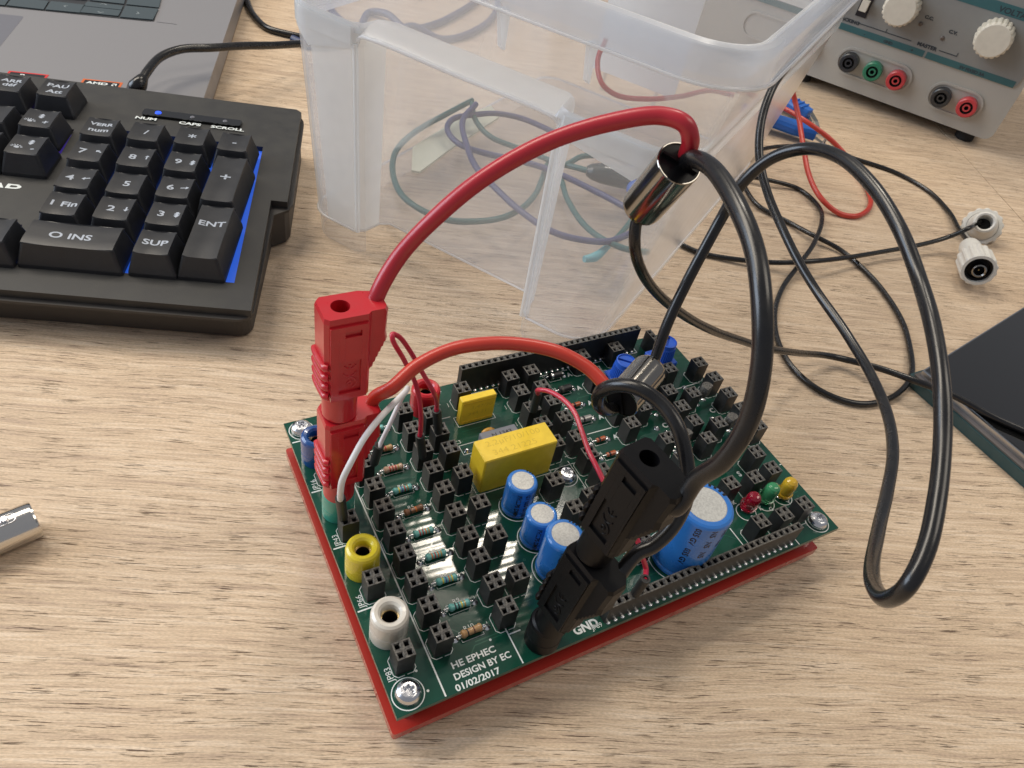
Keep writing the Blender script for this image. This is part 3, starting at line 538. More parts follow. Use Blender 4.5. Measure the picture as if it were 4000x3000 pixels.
# ================================================================== STACKING PLUGS AND TEST LEADS
def plug(parent, base, top, m, rot=0, label=None, h=27, zskirt=None, skirt=9.0, rsk=4.55):
    """safety stacking plug; local frame: z up the plug, wing towards +x; base = lower end of the round skirt"""
    base = Vector(base); z = (Vector(top) - base).normalized(); x = Vector((math.cos(math.radians(rot)), math.sin(math.radians(rot)), 0))
    M0 = frame(base, x - z * x.dot(z), z); g = G(); s0 = skirt
    # outline of the body at a height: xr = reach of the wing
    def outline(xr, zz, xl=-5.0, yb=4.6, c=1.0, k=0.0):
        wy = 3.5
        return [(xl + c, -yb + k, zz), (5.3, -yb + k, zz), (6.3, -wy + k, zz), (xr - .8, -wy + k + .0, zz), (xr, -wy + 1.2, zz), (xr, wy - 1.6, zz), (xr - 1.4, wy - .2, zz), (5.4, yb - k, zz), (xl + c, yb - k, zz), (xl, yb - c, zz), (xl, -yb + c, zz)]
    R0 = [outline(6.4, s0, -3.6, 4.2), outline(6.5, s0 + 2.2, -4.4, 4.5), outline(6.6, s0 + 5.5, -5.0)]
    zz = s0 + 7.5; xr = 6.7
    R0.append(outline(xr, zz))
    for k in range(6):                        # serrated lower flank of the wing
        xr += .62; zz += 1.55; R0.append(outline(xr, zz - .35)); R0.append(outline(xr + .5, zz - .12))
    R0 += [outline(10.6, s0 + 19), outline(10.8, s0 + h - 1.2), outline(10.3, s0 + h, -4.7, 4.3, 1.0)]
    g.loft(R0, 0, True, False, False, M0)
    # top face with the stacking hole
    o_ = [Vector(p) for p in R0[-1]]; n = 44; hole = [(2.25 * math.cos(2 * math.pi * k / n), 2.25 * math.sin(2 * math.pi * k / n), s0 + h) for k in range(n)]
    def hit(a):
        d = Vector((math.cos(a), math.sin(a))); best = None
        for p, q in zip(o_, o_[1:] + o_[:1]):
            e = (q - p).to_2d(); den = d.x * e.y - d.y * e.x
            if abs(den) < 1e-9: continue
            t = (p.x * e.y - p.y * e.x) / den; u = (p.x * d.y - p.y * d.x) / den
            if t > 0 and -1e-6 <= u <= 1 + 1e-6: best = t if best is None else min(best, t)
        return (d.x * best, d.y * best, s0 + h)
    ang = sorted(set([2 * math.pi * k / n for k in range(n)] + [math.atan2(p.y, p.x) % (2 * math.pi) for p in o_]))
    outer = [hit(a) for a in ang]; inner = [(2.25 * math.cos(a), 2.25 * math.sin(a), s0 + h) for a in ang]; low = [(p[0], p[1], s0 + h - 9) for p in inner]
    g.loft([outer, inner], 0, False, False, False, M0); g.loft([inner, low], 0, False, False, True, M0)
    body = g
    # raised front skin leaves the slot and the marking window recessed
    zt = s0 + h - 2.0; zb = s0 + 1.0; fy = -4.62; t_ = .6
    xs = [-3.9, -1.9, -.4, 3.6, 4.6, 5.2]; win = (-1.9, 3.6, s0 + 3.2, s0 + 14.0); slot = (-.4, 3.6, s0 + h - 5.4, s0 + h - 3.6)
    zs = sorted({zb, zt, win[2], win[3], slot[2], slot[3]})
    for i in range(len(xs) - 1):
        for j in range(len(zs) - 1):
            cx = (xs[i] + xs[i + 1]) / 2; cz = (zs[j] + zs[j + 1]) / 2
            if win[0] < cx < win[1] and win[2] < cz < win[3]: continue
            if slot[0] < cx < slot[1] and slot[2] < cz < slot[3]: continue
            g.box(xs[i], xs[i + 1], fy - t_, fy + .05, zs[j], zs[j + 1], 0, M0)
    # grip ribs on the left flank, slanting
    for k in range(4):
        z1_ = s0 + 12.6 - k * 3.3
        g.tube([(-4.3, -4.75, z1_ + .1), (-5.0, -4.2, z1_), (-5.15, -2.5, z1_ - .3), (-5.15, 3.0, z1_ - .9), (-4.9, 4.3, z1_ - 1.0)], .95, n=10, sub=3, M=M0)
    p_ = obj('plug_body', g, m, parent, loc=base, label=label, bevel=.22)
    # markings inside the window: ring mark and the two letters CE made of arcs
    g = G(); cx = .9; fy2 = fy - .02
    def arc(cx, cz, r, a0, a1, w=.22):
        pts = [(cx + r * math.cos(math.radians(a)), fy2, cz + r * math.sin(math.radians(a))) for a in [a0 + (a1 - a0) * k / 12 for k in range(13)]]
        g.tube(pts, w, n=6, sub=1, M=M0)
    zc = s0 + 6.2; arc(cx, zc, .55, 0, 360); arc(cx, zc, 1.7, -70, 100)
    arc(cx, s0 + 9.9, 1.5, 190, 350); arc(cx + .1, s0 + 12.3, 1.3, 190, 350); g.tube([(cx + .1, fy2, s0 + 11.2), (cx + .1, fy2, s0 + 12.4)], .2, n=6, sub=1, M=M0)
    obj('raised_marks', g, m, p_, loc=base)
    g = G(); g.lathe([(0, 0), (rsk * .93, 0), (rsk, .6), (rsk, s0 + .5)], 40, M=M0); obj('plug_skirt', g, m, parent, loc=base)
    return M0, s0 + h
def cable(parent, pts, r, m, name='cable', n=20, sub=10, label=None):
    g = G(); g.tube(pts, r, n=n, sub=sub); return obj(name, g, m, parent, label=label)
def ferrule(parent, p, q, r, L0=None, lab=None):
    """nickel ferrule from p (cable end) to q (open end); returns frame"""
    p = Vector(p); q = Vector(q); h = (q - p).length; M0 = along(p, q); g = G()
    g.lathe([(1.7, 0), (r * .62, 0), (r * .86, .5), (r * .98, 1.6), (r, 2.6), (r, h - .2), (r * .97, h), (r * .93, h), (r * .92, h - .3), (0, h - .3)], 48, M=M0, mats=[0] * 8 + [1]); return obj('ferrule', g, [CHROME, BLKPL], parent), M0, h
# --- lead A: the upper red plug, its cable, the barrel, the upper black plug
F1q = D(1468, 352, 163); F1p = D(1383, 452, 184)
LA = thing('test_lead', 'breakout lead whose shiny barrel hangs before the bin, with the upper red and black plugs', 'test lead', (70, 45, 0))
pr = plug(LA, (5.9, 64.2, 61.6), (5.9, 63.6, 98), REDPL, 0, 'red upper plug body')
kb0 = Vector((44.9, 3.9, 25.0)); kb1 = Vector((50.6, .6, 99.0)); kd = (kb1 - kb0).normalized()
pk = plug(LA, kb0 + kd * 36.5, kb1, BLKPL, -80, 'black upper plug body')
fA, MA, hA = ferrule(LA, F1p, F1q, 5.2)
g = G(); g.loft([[(-.3, -4.4, hA - 1.6), (.3, -4.4, hA - 1.6), (.3, -4.4, hA + .6), (-.3, -4.4, hA + .6)], [(-.3, 4.4, hA - 1.6), (.3, 4.4, hA - 1.6), (.3, 4.4, hA + .6), (-.3, 4.4, hA + .6)]], 0, True, True, False, MA @ Rz(60)); obj('divider', g, BLKPL, fA)
ph = pr[0]
rc = [ph @ Vector((8.6, .6, 30)), ph @ Vector((9.4, .9, 36)), D(860, 570, 176), D(950, 475, 169), D(1050, 395, 165), D(1200, 305, 163), D(1330, 263, 161), D(1430, 247, 159), D(1480, 262, 158), D(1491, 300, 159), D(1483, 335, 162), MA @ Vector((1.6, 1.0, hA - 2))]
rc = [ph @ Vector((8.0, .4, 31)), ph @ Vector((9.2, 1.2, 36.2)), D(860, 558, 173), D(940, 470, 168), D(1040, 388, 165), D(1190, 305, 163), D(1320, 264, 161), D(1425, 250, 159), D(1478, 268, 158), D(1491, 302, 160), D(1484, 335, 164), D(1482, 350, 168)]
cable(LA, rc, 1.95, REDCAB, 'red_cable')
bk = pk[0]
bc = [D(1470, 372, 168), D(1481, 353, 164), D(1500, 345, 158), D(1540, 366, 151), D(1590, 440, 143), D(1630, 540, 137), D(1647, 660, 133), D(1645, 790, 133), D(1615, 910, 137), D(1560, 995, 142), D(1505, 1035, 148), bk @ Vector((10.3, 0.2, 31.5)), bk @ Vector((8.2, 0, 31))]
cable(LA, bc, 1.95, BLKCAB, 'black_cable')
k1 = [F1p + (F1q - F1p).normalized() * 2, D(1374, 482, 184), D(1372, 530, 187), D(1385, 580, 196), D(1420, 635, 212), D(1480, 682, 232), D(1560, 722, 262), D(1680, 757, 300), U(1800, 771, 5), U(1900, 796, 7), U(1985, 825, 10.6), U(2060, 855, 11), U(2140, 898, 11), U(2212, 930, 11), U(2330, 980, 11)]
cable(LA, k1, 1.5, BLKCAB, 'coaxial_cable')
# --- lead B: the lower plugs and the barrel lying above the board
F2q = D(1342, 868, 197); F2p = D(1408, 792, 207)
LB = thing('test_lead', 'breakout lead whose barrel lies over the board, with the lower red and black plugs', 'test lead', (60, 40, 0))
pr2 = plug(LB, (6.0, 65.2, 25.4), (5.95, 64.3, 61.5), REDPL, 0, 'red lower plug body')
pk2 = plug(LB, kb0, kb0 + kd * 36, BLKPL, -80, 'black lower plug body')
fB, MB, hB = ferrule(LB, F2p, F2q, 4.9)
g = G(); g.loft([[(-.3, -4.1, hB - 1.6), (.3, -4.1, hB - 1.6), (.3, -4.1, hB + .3), (-.3, -4.1, hB + .3)], [(-.3, 4.1, hB - 1.6), (.3, 4.1, hB - 1.6), (.3, 4.1, hB + .3), (-.3, 4.1, hB + .3)]], 0, True, True, False, MB @ Rz(20)); obj('divider', g, BLKPL, fB)
ph = pr2[0]
rc = [ph @ Vector((8.0, .4, 31.5)), ph @ Vector((9.8, 1.0, 37.0)), D(845, 838, 197), D(900, 790, 199), D(975, 755, 201), D(1060, 743, 202), D(1140, 746, 203), D(1210, 762, 203), D(1270, 795, 203), D(1305, 830, 202), D(1322, 850, 201), D(1335, 862, 202)]
cable(LB, rc, 1.9, ORCAB, 'red_cable')
ph = pk2[0]
bc = [D(1330, 882, 201), D(1310, 885, 196), D(1292, 868, 191), D(1298, 845, 187), D(1330, 832, 183), D(1375, 838, 180), D(1425, 870, 178), D(1462, 920, 176), D(1481, 985, 176), D(1487, 1045, 177), D(1478, 1090, 178), D(1450, 1140, 178), D(1410, 1178, 178), ph @ Vector((10.3, .2, 31.5)), ph @ Vector((8.4, 0, 30.5))]
bc[-2] = D(1375, 1196, 178)
cable(LB, bc, 1.85, BLKCAB, 'black_cable')
k2 = [F2p + (F2q - F2p).normalized() * 2, D(1412, 778, 206), D(1440, 705, 203), D(1478, 625, 200), D(1518, 545, 197), D(1560, 465, 194), D(1600, 398, 188), D(1665, 343, 182), D(1740, 322, 176), D(1815, 340, 167), D(1885, 403, 158), D(1945, 500, 150), D(1985, 600, 145), D(2015, 700, 138), D(2033, 830, 131), D(2035, 950, 127), D(2025, 1080, 122), D(2000, 1190, 118), D(1960, 1265, 117), D(1918, 1292, 123), D(1889, 1268, 135), D(1884, 1215, 150), D(1898, 1140, 166), D(1918, 1060, 180), D(1928, 980, 192), D(1915, 890, 208), D(1880, 805, 222), D(1830, 725, 234), D(1765, 630, 246), D(1708, 530, 254), D(1660, 425, 262), D(1641, 340, 266), D(1646, 260, 268), D(1668, 190, 270), D(1712, 130, 282), D(1775, 60, 310), D(1850, -15, 345)]
cable(LB, k2, [1.5] * len(k2), BLKCAB, 'coaxial_cable')
# ================================================================== JUMPER WIRES
def housing(parent, top, bot, r=1.45, m=SOCK):
    M0 = along(bot, top); h = (Vector(top) - Vector(bot)).length; g = G()
    g.lathe([(0, 0), (r * .9, 0), (r, .3), (r, h - .2), (r * .93, h), (r * .6, h), (r * .5, h - .5), (0, h - .5)], 16, M=M0); return obj('pin_housing', g, m, parent)
# red loop jumper between two sockets near the red jack
J1 = thing('jumper_wire', 'thin red looped jumper wire standing in two sockets beside the red jack', 'jumper wire', (42, 75, 24), None)
a_ = Vector((36.9, 74.4, 24.4)); b_ = Vector((45.1, 79.0, 24.4))
at_ = a_ + Vector((-.5, .6, 13)); bt_ = b_ + Vector((-.3, .3, 13))
at_ = U(907, 940, 37); bt_ = U(943, 886, 37)
housing(J1, at_, U(912, 985, 24.7)); housing(J1, bt_, U(947, 932, 24.7))
g = G(); g.tube([at_ + Vector((0, 0, -1)), at_ + Vector((0, 0, 2)), D(908, 880, 218), D(898, 830, 212), D(872, 775, 203), D(849, 735, 198), D(848, 723, 198), D(861, 727, 200), D(885, 758, 207), D(912, 805, 214), D(935, 845, 218), bt_ + Vector((0, 0, 2)), bt_ + Vector((0, 0, -1))], .72, n=10, sub=8); obj('wire', g, REDWIRE, J1)
# white jumper
J2 = thing('jumper_wire', 'white jumper wire from the socket by the yellow jack up to the resistor rows', 'jumper wire', (8, 57, 24), None)
t1 = U(735, 1075, 39); b1 = U(742, 1112, 26.5); t2 = U(820, 962, 37); b2 = U(808, 1000, 24.7)
housing(J2, t1, U(741, 1118, 24.7)); housing(J2, t2, b2)
g = G(); g.tube([t1 - Vector((0, 0, 1)), D(735, 1062, 193), D(740, 1035, 188), D(757, 1000, 186), D(785, 950, 188), D(820, 905, 194), D(855, 868, 202), D(874, 848, 206), D(880, 838, 212), D(876, 842, 217), D(858, 880, 219), D(838, 925, 220), D(824, 955, 222), t2 - Vector((0, 0, 1))], [.85] * 8 + [.7] * 6, n=10, sub=8); obj('wire', g, WHTWIRE, J2)
# long crimson jumper crossing under the black plug
J3 = thing('jumper_wire', 'long crimson jumper wire crossing the board under the black plug to the front header', 'jumper wire', (83, 50, 24), None)
t1 = U(1163, 846, 38); t2 = U(1395, 1250, 34)
housing(J3, t1, U(1152, 886, 24.7)); housing(J3, t2, U(1372, 1282, 24.6))
g = G(); g.tube([t1 - Vector((0, 0, 1)), D(1166, 842, 232), D(1185, 845, 230), D(1215, 862, 226), D(1240, 890, 222), D(1256, 930, 218), D(1272, 975, 214), D(1290, 1010, 211), D(1320, 1070, 208), D(1350, 1120, 206), D(1374, 1160, 206), D(1386, 1200, 208), D(1395, 1230, 212), t2 - Vector((0, 0, 1))], .78, n=10, sub=8); obj('wire', g, REDWIRE, J3)
exec_part2 = True
# ================================================================== STORAGE BIN
E1 = Vector((.85, .53, 0)).normalized(); E2 = Vector((-.53, .85, 0)).normalized()
def W(u, v, z): return E1 * u + E2 * v + Vector((0, 0, z))
BINW = bin_mat('frosted_polypropylene', .165); BINR = bin_mat('frosted_polypropylene_rim', .30, (.88, .90, .92), .16); BINS = bin_mat('frosted_polypropylene_shelf', .60, (.92, .92, .90), .25)
bin_ = thing('storage_bin', 'tall translucent plastic storage bin with a recessed front behind the circuit board', 'storage bin', tuple(W(290, 105, 0)))
def bin_ring(z, inset=0.0, rec=True):
    t = z / 130.0; ff = 165 - 6 * t; rr = 28 - 22 * t; ll = 176 + 8 * t; bb = 398 + 14 * t
    ff += inset; rr += inset; ll -= inset; bb -= inset
    uu = 180 if rec else ff + .01
    pts = []
    def corner(cu, cv, r, a0, n=7):
        for k in range(n + 1): a = math.radians(a0 + 90 * k / n); pts.append((cu + r * math.cos(a), cv + r * math.sin(a)))
    # start at the front right pillar and run along the front (v rising)
    rc = 17; corner(ff + rc, rr + rc, rc, 180, 0) if False else None
    for k in range(8): a = math.radians(270 - 90 * k / 7); pts.append((ff + rc + rc * math.cos(a), rr + rc + rc * math.sin(a)))
    v0, v1 = 60, 145; c = 3.5
    pts += [(ff, v0 - c), (ff + (c if rec else 0), v0), (uu - (c if rec else 0), v0 + 1.0), (uu, v0 + c + 1), (uu, (v0 + v1) / 2), (uu, v1 - c - 1), (uu - (c if rec else 0), v1 - 1.0), (ff + (c if rec else 0), v1), (ff, v1 + c)]
    rl = 13
    for k in range(8): a = math.radians(180 - 90 * k / 7); pts.append((ff + rl + rl * math.cos(a), ll - rl + rl * math.sin(a)))
    for k in range(8): a = math.radians(90 - 90 * k / 7); pts.append((bb - rl + rl * math.cos(a), ll - rl + rl * math.sin(a)))
    for k in range(8): a = math.radians(0 - 90 * k / 7); pts.append((bb - rl + rl * math.cos(a), rr + rl + rl * math.sin(a)))
    return [W(u, v, z) for u, v in pts]
def solid(name, g, m, parent, th, lab=None, sub=False):
    o = obj(name, g, m, parent, label=lab); bm = bmesh.new(); bm.from_mesh(o.data)
    bmesh.ops.remove_doubles(bm, verts=bm.verts, dist=1e-6); bmesh.ops.recalc_face_normals(bm, faces=bm.faces)
    bmesh.ops.solidify(bm, geom=list(bm.faces), thickness=th * MM)
    for f in bm.faces: f.smooth = True
    bm.to_mesh(o.data); bm.free()
    md = o.modifiers.new('e', 'EDGE_SPLIT'); md.split_angle = math.radians(35)
    return o
g = G(); low = [bin_ring(z) for z in (12, 40, 70, 96)]
g.loft(low, 0, False, False, True)
nl = len(low[0]); g.m = [1 if (i % nl) in (8, 9, 10, 14, 15, 16) else 0 for i in range(len(g.m))]
solid('lower_wall', g, [BINW, BINS], bin_, 1.0)
g = G(); g.loft([bin_ring(101, 0, False), bin_ring(116, 0, False), bin_ring(131, 0, False)], 0, False, False, True); solid('upper_wall', g, BINW, bin_, 1.0)
# rounded shelf that closes the top of the recess
g = G(); a0 = bin_ring(96); a1 = bin_ring(101, 0, False); i0 = 8; mids = []
for s_, zz in ((0, 96), (.02, 100), (.12, 103), (.35, 104.5), (.7, 103.6), (1, 101)):
    mids.append([Vector(((a0[i] * (1 - s_) + a1[i] * s_).x, (a0[i] * (1 - s_) + a1[i] * s_).y, zz)) for i in range(len(a0))])
g.loft(mids, 0, False, False, True); solid('recess_shelf', g, BINS, bin_, 1.0)
g = G(); fl = bin_ring(12.0); g.add([p for p in fl], [tuple(range(len(fl)))]); solid('floor_panel', g, bin_mat('thin_floor_polypropylene', .05), bin_, 1.0)
g = G(); sk0 = bin_ring(0.3, .2); sk1 = bin_ring(11.6, .2)       # foot skirt, only below the corner pillars
n_ = len(sk0)
for rng in ((0, 9), (15, 32), (32, 40)):
    idx = list(range(rng[0], min(rng[1] + 1, n_)))
    g.loft([[sk0[i] for i in idx], [sk1[i] for i in idx]], 0, False, False, True, closed=False)
g.add([sk0[-1], sk0[0], sk1[0], sk1[-1]], [(0, 1, 2, 3)]); solid('foot_skirt', g, bin_mat('thin_polypropylene', .06), bin_, .8)
# rim: folded band with a rounded top and a thin outer edge
def rim_ring(off, z):
    base = bin_ring(131, 0, False); c = W(290, 100, z); out = []
    nn = len(base)
    for i, p in enumerate(base):
        a = base[(i - 1) % nn]; b2 = base[(i + 1) % nn]; t = (b2 - a).to_2d()
        if t.length < 1e-6: t = Vector((1, 0))
        n2 = Vector((t.y, -t.x)).normalized()
        if n2.dot((p - c).to_2d()) < 0: n2 = -n2
        out.append(Vector((p.x + n2.x * off * .78, p.y + n2.y * off * .78, z)))
    return out
g = G(); g.loft([rim_ring(0, 131), rim_ring(0.0, 138), rim_ring(1.0, 140.2), rim_ring(2.6, 141), rim_ring(5.2, 140.4), rim_ring(6.8, 138.6), rim_ring(7.2, 136), rim_ring(7.6, 130.5), rim_ring(8.4, 130.1)], 0, False, False, True); solid('rim', g, BINR, bin_, .9)
for v, ln in ((84, 13), (52, 13)):                                 # stiffening fins under the rim
    g = G(); ff = 165 - 6 * .97
    for vv in (v - 1.2,):
        g.add([W(ff - .2, vv, 130), W(ff - 7.2, vv, 130.4), W(ff - 3.2, vv, 131 - ln), W(ff - .2, vv, 131 - ln - 2), W(ff - .2, vv + 1.4, 130), W(ff - 7.2, vv + 1.4, 130.4), W(ff - 3.2, vv + 1.4, 131 - ln), W(ff - .2, vv + 1.4, 131 - ln - 2)], [(0, 1, 2, 3), (7, 6, 5, 4), (0, 4, 5, 1), (1, 5, 6, 2), (2, 6, 7, 3), (3, 7, 4, 0)])
    obj('rim_fin', g, BINS, bin_)
g = G()                                                            # upright bead on the far right corner
g.tube([W(397, 41, 12), W(395, 34, 50), W(393, 27, 88), W(400, 18, 128)], 1.6, n=8, sub=4); obj('corner_bead', g, BINS, bin_)
g = G(); g.tube([W(ff0, v_, z_) for ff0, v_, z_ in ((164.2, 146.5, 12.5), (162.5, 146.5, 50), (160.5, 146.5, 97))], 1.1, n=8, sub=3); obj('corner_bead', g, BINS, bin_)
g = G(); g.tube([W(ff0, v_, z_) for ff0, v_, z_ in ((164.2, 58.5, 12.5), (162.5, 58.5, 50), (160.5, 58.5, 97))], 1.3, n=8, sub=3); obj('corner_bead', g, BINS, bin_)
BEAD = bin_mat('polypropylene_edge', .55, (.95, .94, .92), .2)  # pale plastic of the edge beads, also used for the painted rim highlights
def closed(ringp, rad, name, m=None):
    g = G(); n = 6; k = len(ringp); vs = []; fs = []
    for i, p in enumerate(ringp):
        t = (ringp[(i + 1) % k] - ringp[i - 1]); t = t.normalized() if t.length > 1e-6 else Vector((1, 0, 0)); a = t.cross(Vector((0, 0, 1))).normalized(); b2 = Vector((0, 0, 1))
        vs += [p + (a * math.cos(q) + b2 * math.sin(q)) * rad for q in [2 * math.pi * j / n for j in range(n)]]
    for i in range(k):
        for j in range(n): fs.append((i * n + j, i * n + (j + 1) % n, ((i + 1) % k) * n + (j + 1) % n, ((i + 1) % k) * n + j))
    g.add(vs, fs, 0, True); return obj(name, g, m or BEAD, bin_)
closed(bin_ring(12.0, -.2), .55, 'bottom_edge'); closed(rim_ring(8.6, 130.0), .55, 'rim_lip_highlight'); closed(rim_ring(.2, 140.0), .6, 'rim_crest_highlight')  # the two rim beads are pale stand-ins for highlight lines
g = G(); g.tube([W(162.6, 58, 96), W(160.8, 60, 99.5), W(160.4, 63, 100.8), W(160.4, 102, 100.8), W(160.4, 142, 100.8), W(160.8, 145, 99.5), W(162.6, 147, 96)], .75, n=8, sub=4); obj('recess_lip', g, BEAD, bin_)
# ---- what lies in the bin
TCAB = mat('teal_cable', (.008, .10, .10), .4); PCAB = mat('violet_blue_cable', (.03, .04, .14), .4); GRYC = mat('pale_teal_tip', (.14, .42, .46), .4)
def fz(*pts, z=16.0): return [U(x, y, z + (p[0] if p else 0)) for x, y, *p in pts]
c = thing('cable', 'long teal cable coiled on the bin floor', 'cable', tuple(U(1000, 400, 13)))
cable(c, fz((1020, 217, 6), (955, 251, 6), (896, 286, 2), (863, 315), (849, 345), (850, 382), (872, 425), (915, 456), (970, 476), (1030, 478), (1085, 470), (1125, 452), (1152, 425), (1170, 390), (1190, 350), (1219, 355, 3), (1258, 338, 3), (1323, 336, 4)), 1.55, TCAB, 'teal_sleeve', n=10)
c = thing('cable', 'teal cable with a pale tip crossing the right half of the bin floor', 'cable', tuple(U(1250, 520, 13)))
cable(c, fz((1020, 222, 8), (1026, 258, 5), (1060, 295, 3), (1132, 325, 2), (1195, 352, 2), (1213, 390, 2), (1228, 435, 2), (1258, 482, 2), (1305, 518, 4), (1352, 538, 4), (1400, 545, 2)), 1.5, TCAB, 'teal_sleeve', n=10)
g = G(); g.tube(fz((1262, 560), (1285, 555), (1315, 530)), [1.6, 2.3, 1.5], n=10, sub=5); obj('cable_tip', g, GRYC, c)
g = G(); g.tube(fz((1315, 530), (1345, 500), (1375, 455), (1385, 410)), 1.4, n=10, sub=5); obj('teal_tail', g, TCAB, c)
c = thing('cable', 'dark violet-blue cable looped over the teal one in the bin', 'cable', tuple(U(1050, 330, 13)))
cable(c, fz((1210, 292, 5), (1128, 256, 5), (1076, 246, 6), (1024, 248, 6), (980, 256, 6), (966, 280, 5), (990, 310, 4), (1041, 329, 4), (1098, 342, 4), (1160, 358, 4), (1219, 381, 4), (1285, 412, 4), (1360, 453, 5)), 1.6, PCAB, 'violet_sleeve', n=10)
cable(c, fz((1028, 225, 10), (1000, 262, 9), (1010, 321, 8), (1030, 362, 7), (1080, 416, 5), (1128, 459, 4), (1189, 498, 4), (1249, 516, 4), (1312, 522, 5), (1372, 500, 5)), 1.6, PCAB, 'violet_sleeve', n=10)
def blob(name, lab, cat, p, q, prof, m, sy=1.0):
    M0 = along(p, q) @ Matrix.Diagonal((1, sy, 1, 1)); g = G(); g.lathe(prof, 20, M=M0); t = thing(name, lab, cat, tuple(p)); obj('housing', g, m, t); return t, M0
CONB = mat('dark_connector', (.012, .03, .035), .3, coat=.4); CONU = mat('blue_connector', (.03, .12, .45), .35, coat=.3)
t, M0 = blob('connector', 'dark mains-style connector lying in the bin beside the blue one', 'connector', U(1266, 368, 21), U(1360, 385, 21), [(0, 0), (3.0, .2), (5.0, 3), (6.5, 9), (7.2, 20), (7.0, 34), (5.2, 36), (0, 36)], CONB, .8)
g = G(); g.tube([U(1219, 356, 18), U(1245, 362, 20), U(1270, 369, 21)], 1.6, n=10, sub=5); obj('cord', g, TCAB, t)
t, M0 = blob('connector', 'blue round-backed connector lying at the right of the bin', 'connector', U(1388, 322, 22), U(1372, 408, 20), [(0, 0), (4.6, 1), (6.2, 5), (6.4, 20), (5.0, 30), (4.6, 46), (3, 50), (0, 50)], CONU, .85)
g = G(); g.tube([U(1330, 296, 20), U(1350, 302, 22), U(1386, 324, 22)], 1.8, n=10, sub=5); obj('cord', g, PCAB, t)
t, M0 = blob('connector', 'slate blue connector behind the dark one in the bin', 'connector', U(1290, 300, 22), U(1345, 330, 20), [(0, 0), (4.5, 1), (6.2, 6), (6.4, 22), (4.8, 34), (0, 36)], PCAB, .8)
PAPER = mat('white_paper', (.82, .82, .80), .8); CREAM = mat('cream_card', (.62, .62, .50), .7)
g = G(); q = [U(889, 372, 13.2), U(906, 375, 13.2), U(970, 327, 13.2), U(1078, 256, 13.2), U(1060, 232, 13.2), U(1000, 255, 13.2), U(920, 303, 13.2), U(891, 322, 13.2)]
g.prism([(p.x, p.y) for p in q], 13.15, 14.4); obj_ = obj('card_strip', g, CREAM, loc=tuple(q[0])); tag(obj_, 'cream card strip lying flat under the cables in the bin', 'card strip')
# red cable loop seen inside the bin
c = thing('cable', 'red looped wire behind the white sheet at the back of the bin', 'cable', tuple(U(1330, 200, 20)))
cable(c, [U(1309, 85, 50), U(1292, 130, 42), U(1300, 180, 34), U(1330, 205, 28), U(1400, 214, 25), U(1470, 208, 25), U(1540, 196, 25), U(1585, 206, 25)], 1.6, REDCAB, 'red_sleeve', n=10)
DKC = mat('added_navy_cable', (.02, .035, .10), .4)  # added cords, put here for the dark bluish shapes behind the bin wall
c = thing('cable', 'added navy cord tangle beyond the left side of the bin, for dark shapes seen through it', 'cable', tuple(U(900, 60, 0)))
cable(c, [U(632, 84, 2.5), U(668, 98, 2.5), U(725, 96, 2.5), U(775, 66, 2.5), U(800, 26, 2.5), U(835, 30, 5), U(880, 62, 2.5), U(940, 52, 2.5), U(1000, 22, 2.5), U(1060, -20, 2.5)], 2.6, DKC, 'added_navy_sleeve', n=10)
cable(c, [U(700, -30, 2.5), U(715, 20, 2.5), U(760, 60, 5), U(830, 80, 2.5), U(890, 56, 7), U(950, 84, 2.5), U(1010, 74, 2.5), U(1065, 36, 2.5), U(1080, -30, 2.5)], 2.6, DKC, 'added_navy_sleeve', n=10)
# white sheet standing behind the bin
c = thing('paper_sheet', 'white printed sheet standing upright behind the bin', 'paper', tuple(W(432, 130, 0)))
g = G(); g.add([W(436, 97, 13), W(436, 160, 13), W(440, 160, 140), W(440, 97, 140), W(437.2, 97, 13), W(437.2, 160, 13), W(441.2, 160, 140), W(441.2, 97, 140)], [(0, 1, 2, 3), (7, 6, 5, 4), (0, 4, 5, 1), (1, 5, 6, 2), (2, 6, 7, 3), (3, 7, 4, 0)]); sh = obj('sheet', g, PAPER, c)
g = G(); g.box(-1, 1, -1, 1, 0, 13, M=T(*W(438, 110, 0))); g.box(-1, 1, -1, 1, 0, 13, M=T(*W(438, 150, 0))); obj('stand', g, STEEL, c)
g = G(); text(g, 'bd', 22, frame(W(436.9, 138, 100), -E2, -E1 + Vector((0, 0, .03)))); obj('print', g, mat('faint_print', (.50, .51, .52), .8), sh)
# ================================================================== POWER SUPPLY
A0 = Vector((476.6, 357.8, 0)); PE = Vector((555.5 - 476.6, 227.5 - 357.8, 0)).normalized(); PN = Vector((PE.y, -PE.x, 0))   # PN points out of the front
if PN.dot(OC - A0) < 0: PN = -PN
def PW(s, n, z): return A0 + PE * s + PN * n + Vector((0, 0, z))
MP = Matrix((PE, Vector((0, 0, 1)), PE.cross(Vector((0, 0, 1))))).transposed().to_4x4(); MP.translation = A0     # x along front, y up, z out
if (MP.to_3x3() @ Vector((0, 0, 1))).dot(PN) < 0: print('WARNING psu frame flipped')
PS = thing('power_supply', 'grey bench power supply with two ivory knobs and coloured output jacks', 'power supply', tuple(PW(40, -90, 0)))
BODY = mat('warm_grey_plastic', (.40, .38, .34), .45, noise=(.1, .3, (.36, .345, .31)), bump=.03, bscale=1.5); PANEL = mat('grey_panel', (.215, .215, .205), .5, noise=(.3, .3, (.20, .20, .19))); PTEAL = mat('teal_stripe', (.03, .105, .115), .5); PINK = mat('panel_ink', (.02, .03, .04), .5)
g = G(); g.prism(rrect(-130, 156.5, 8, 150, 6, 4), -200, 0, M=MP @ T(0, 0, 0)); obj('housing', g, BODY, PS, bevel=1.2)
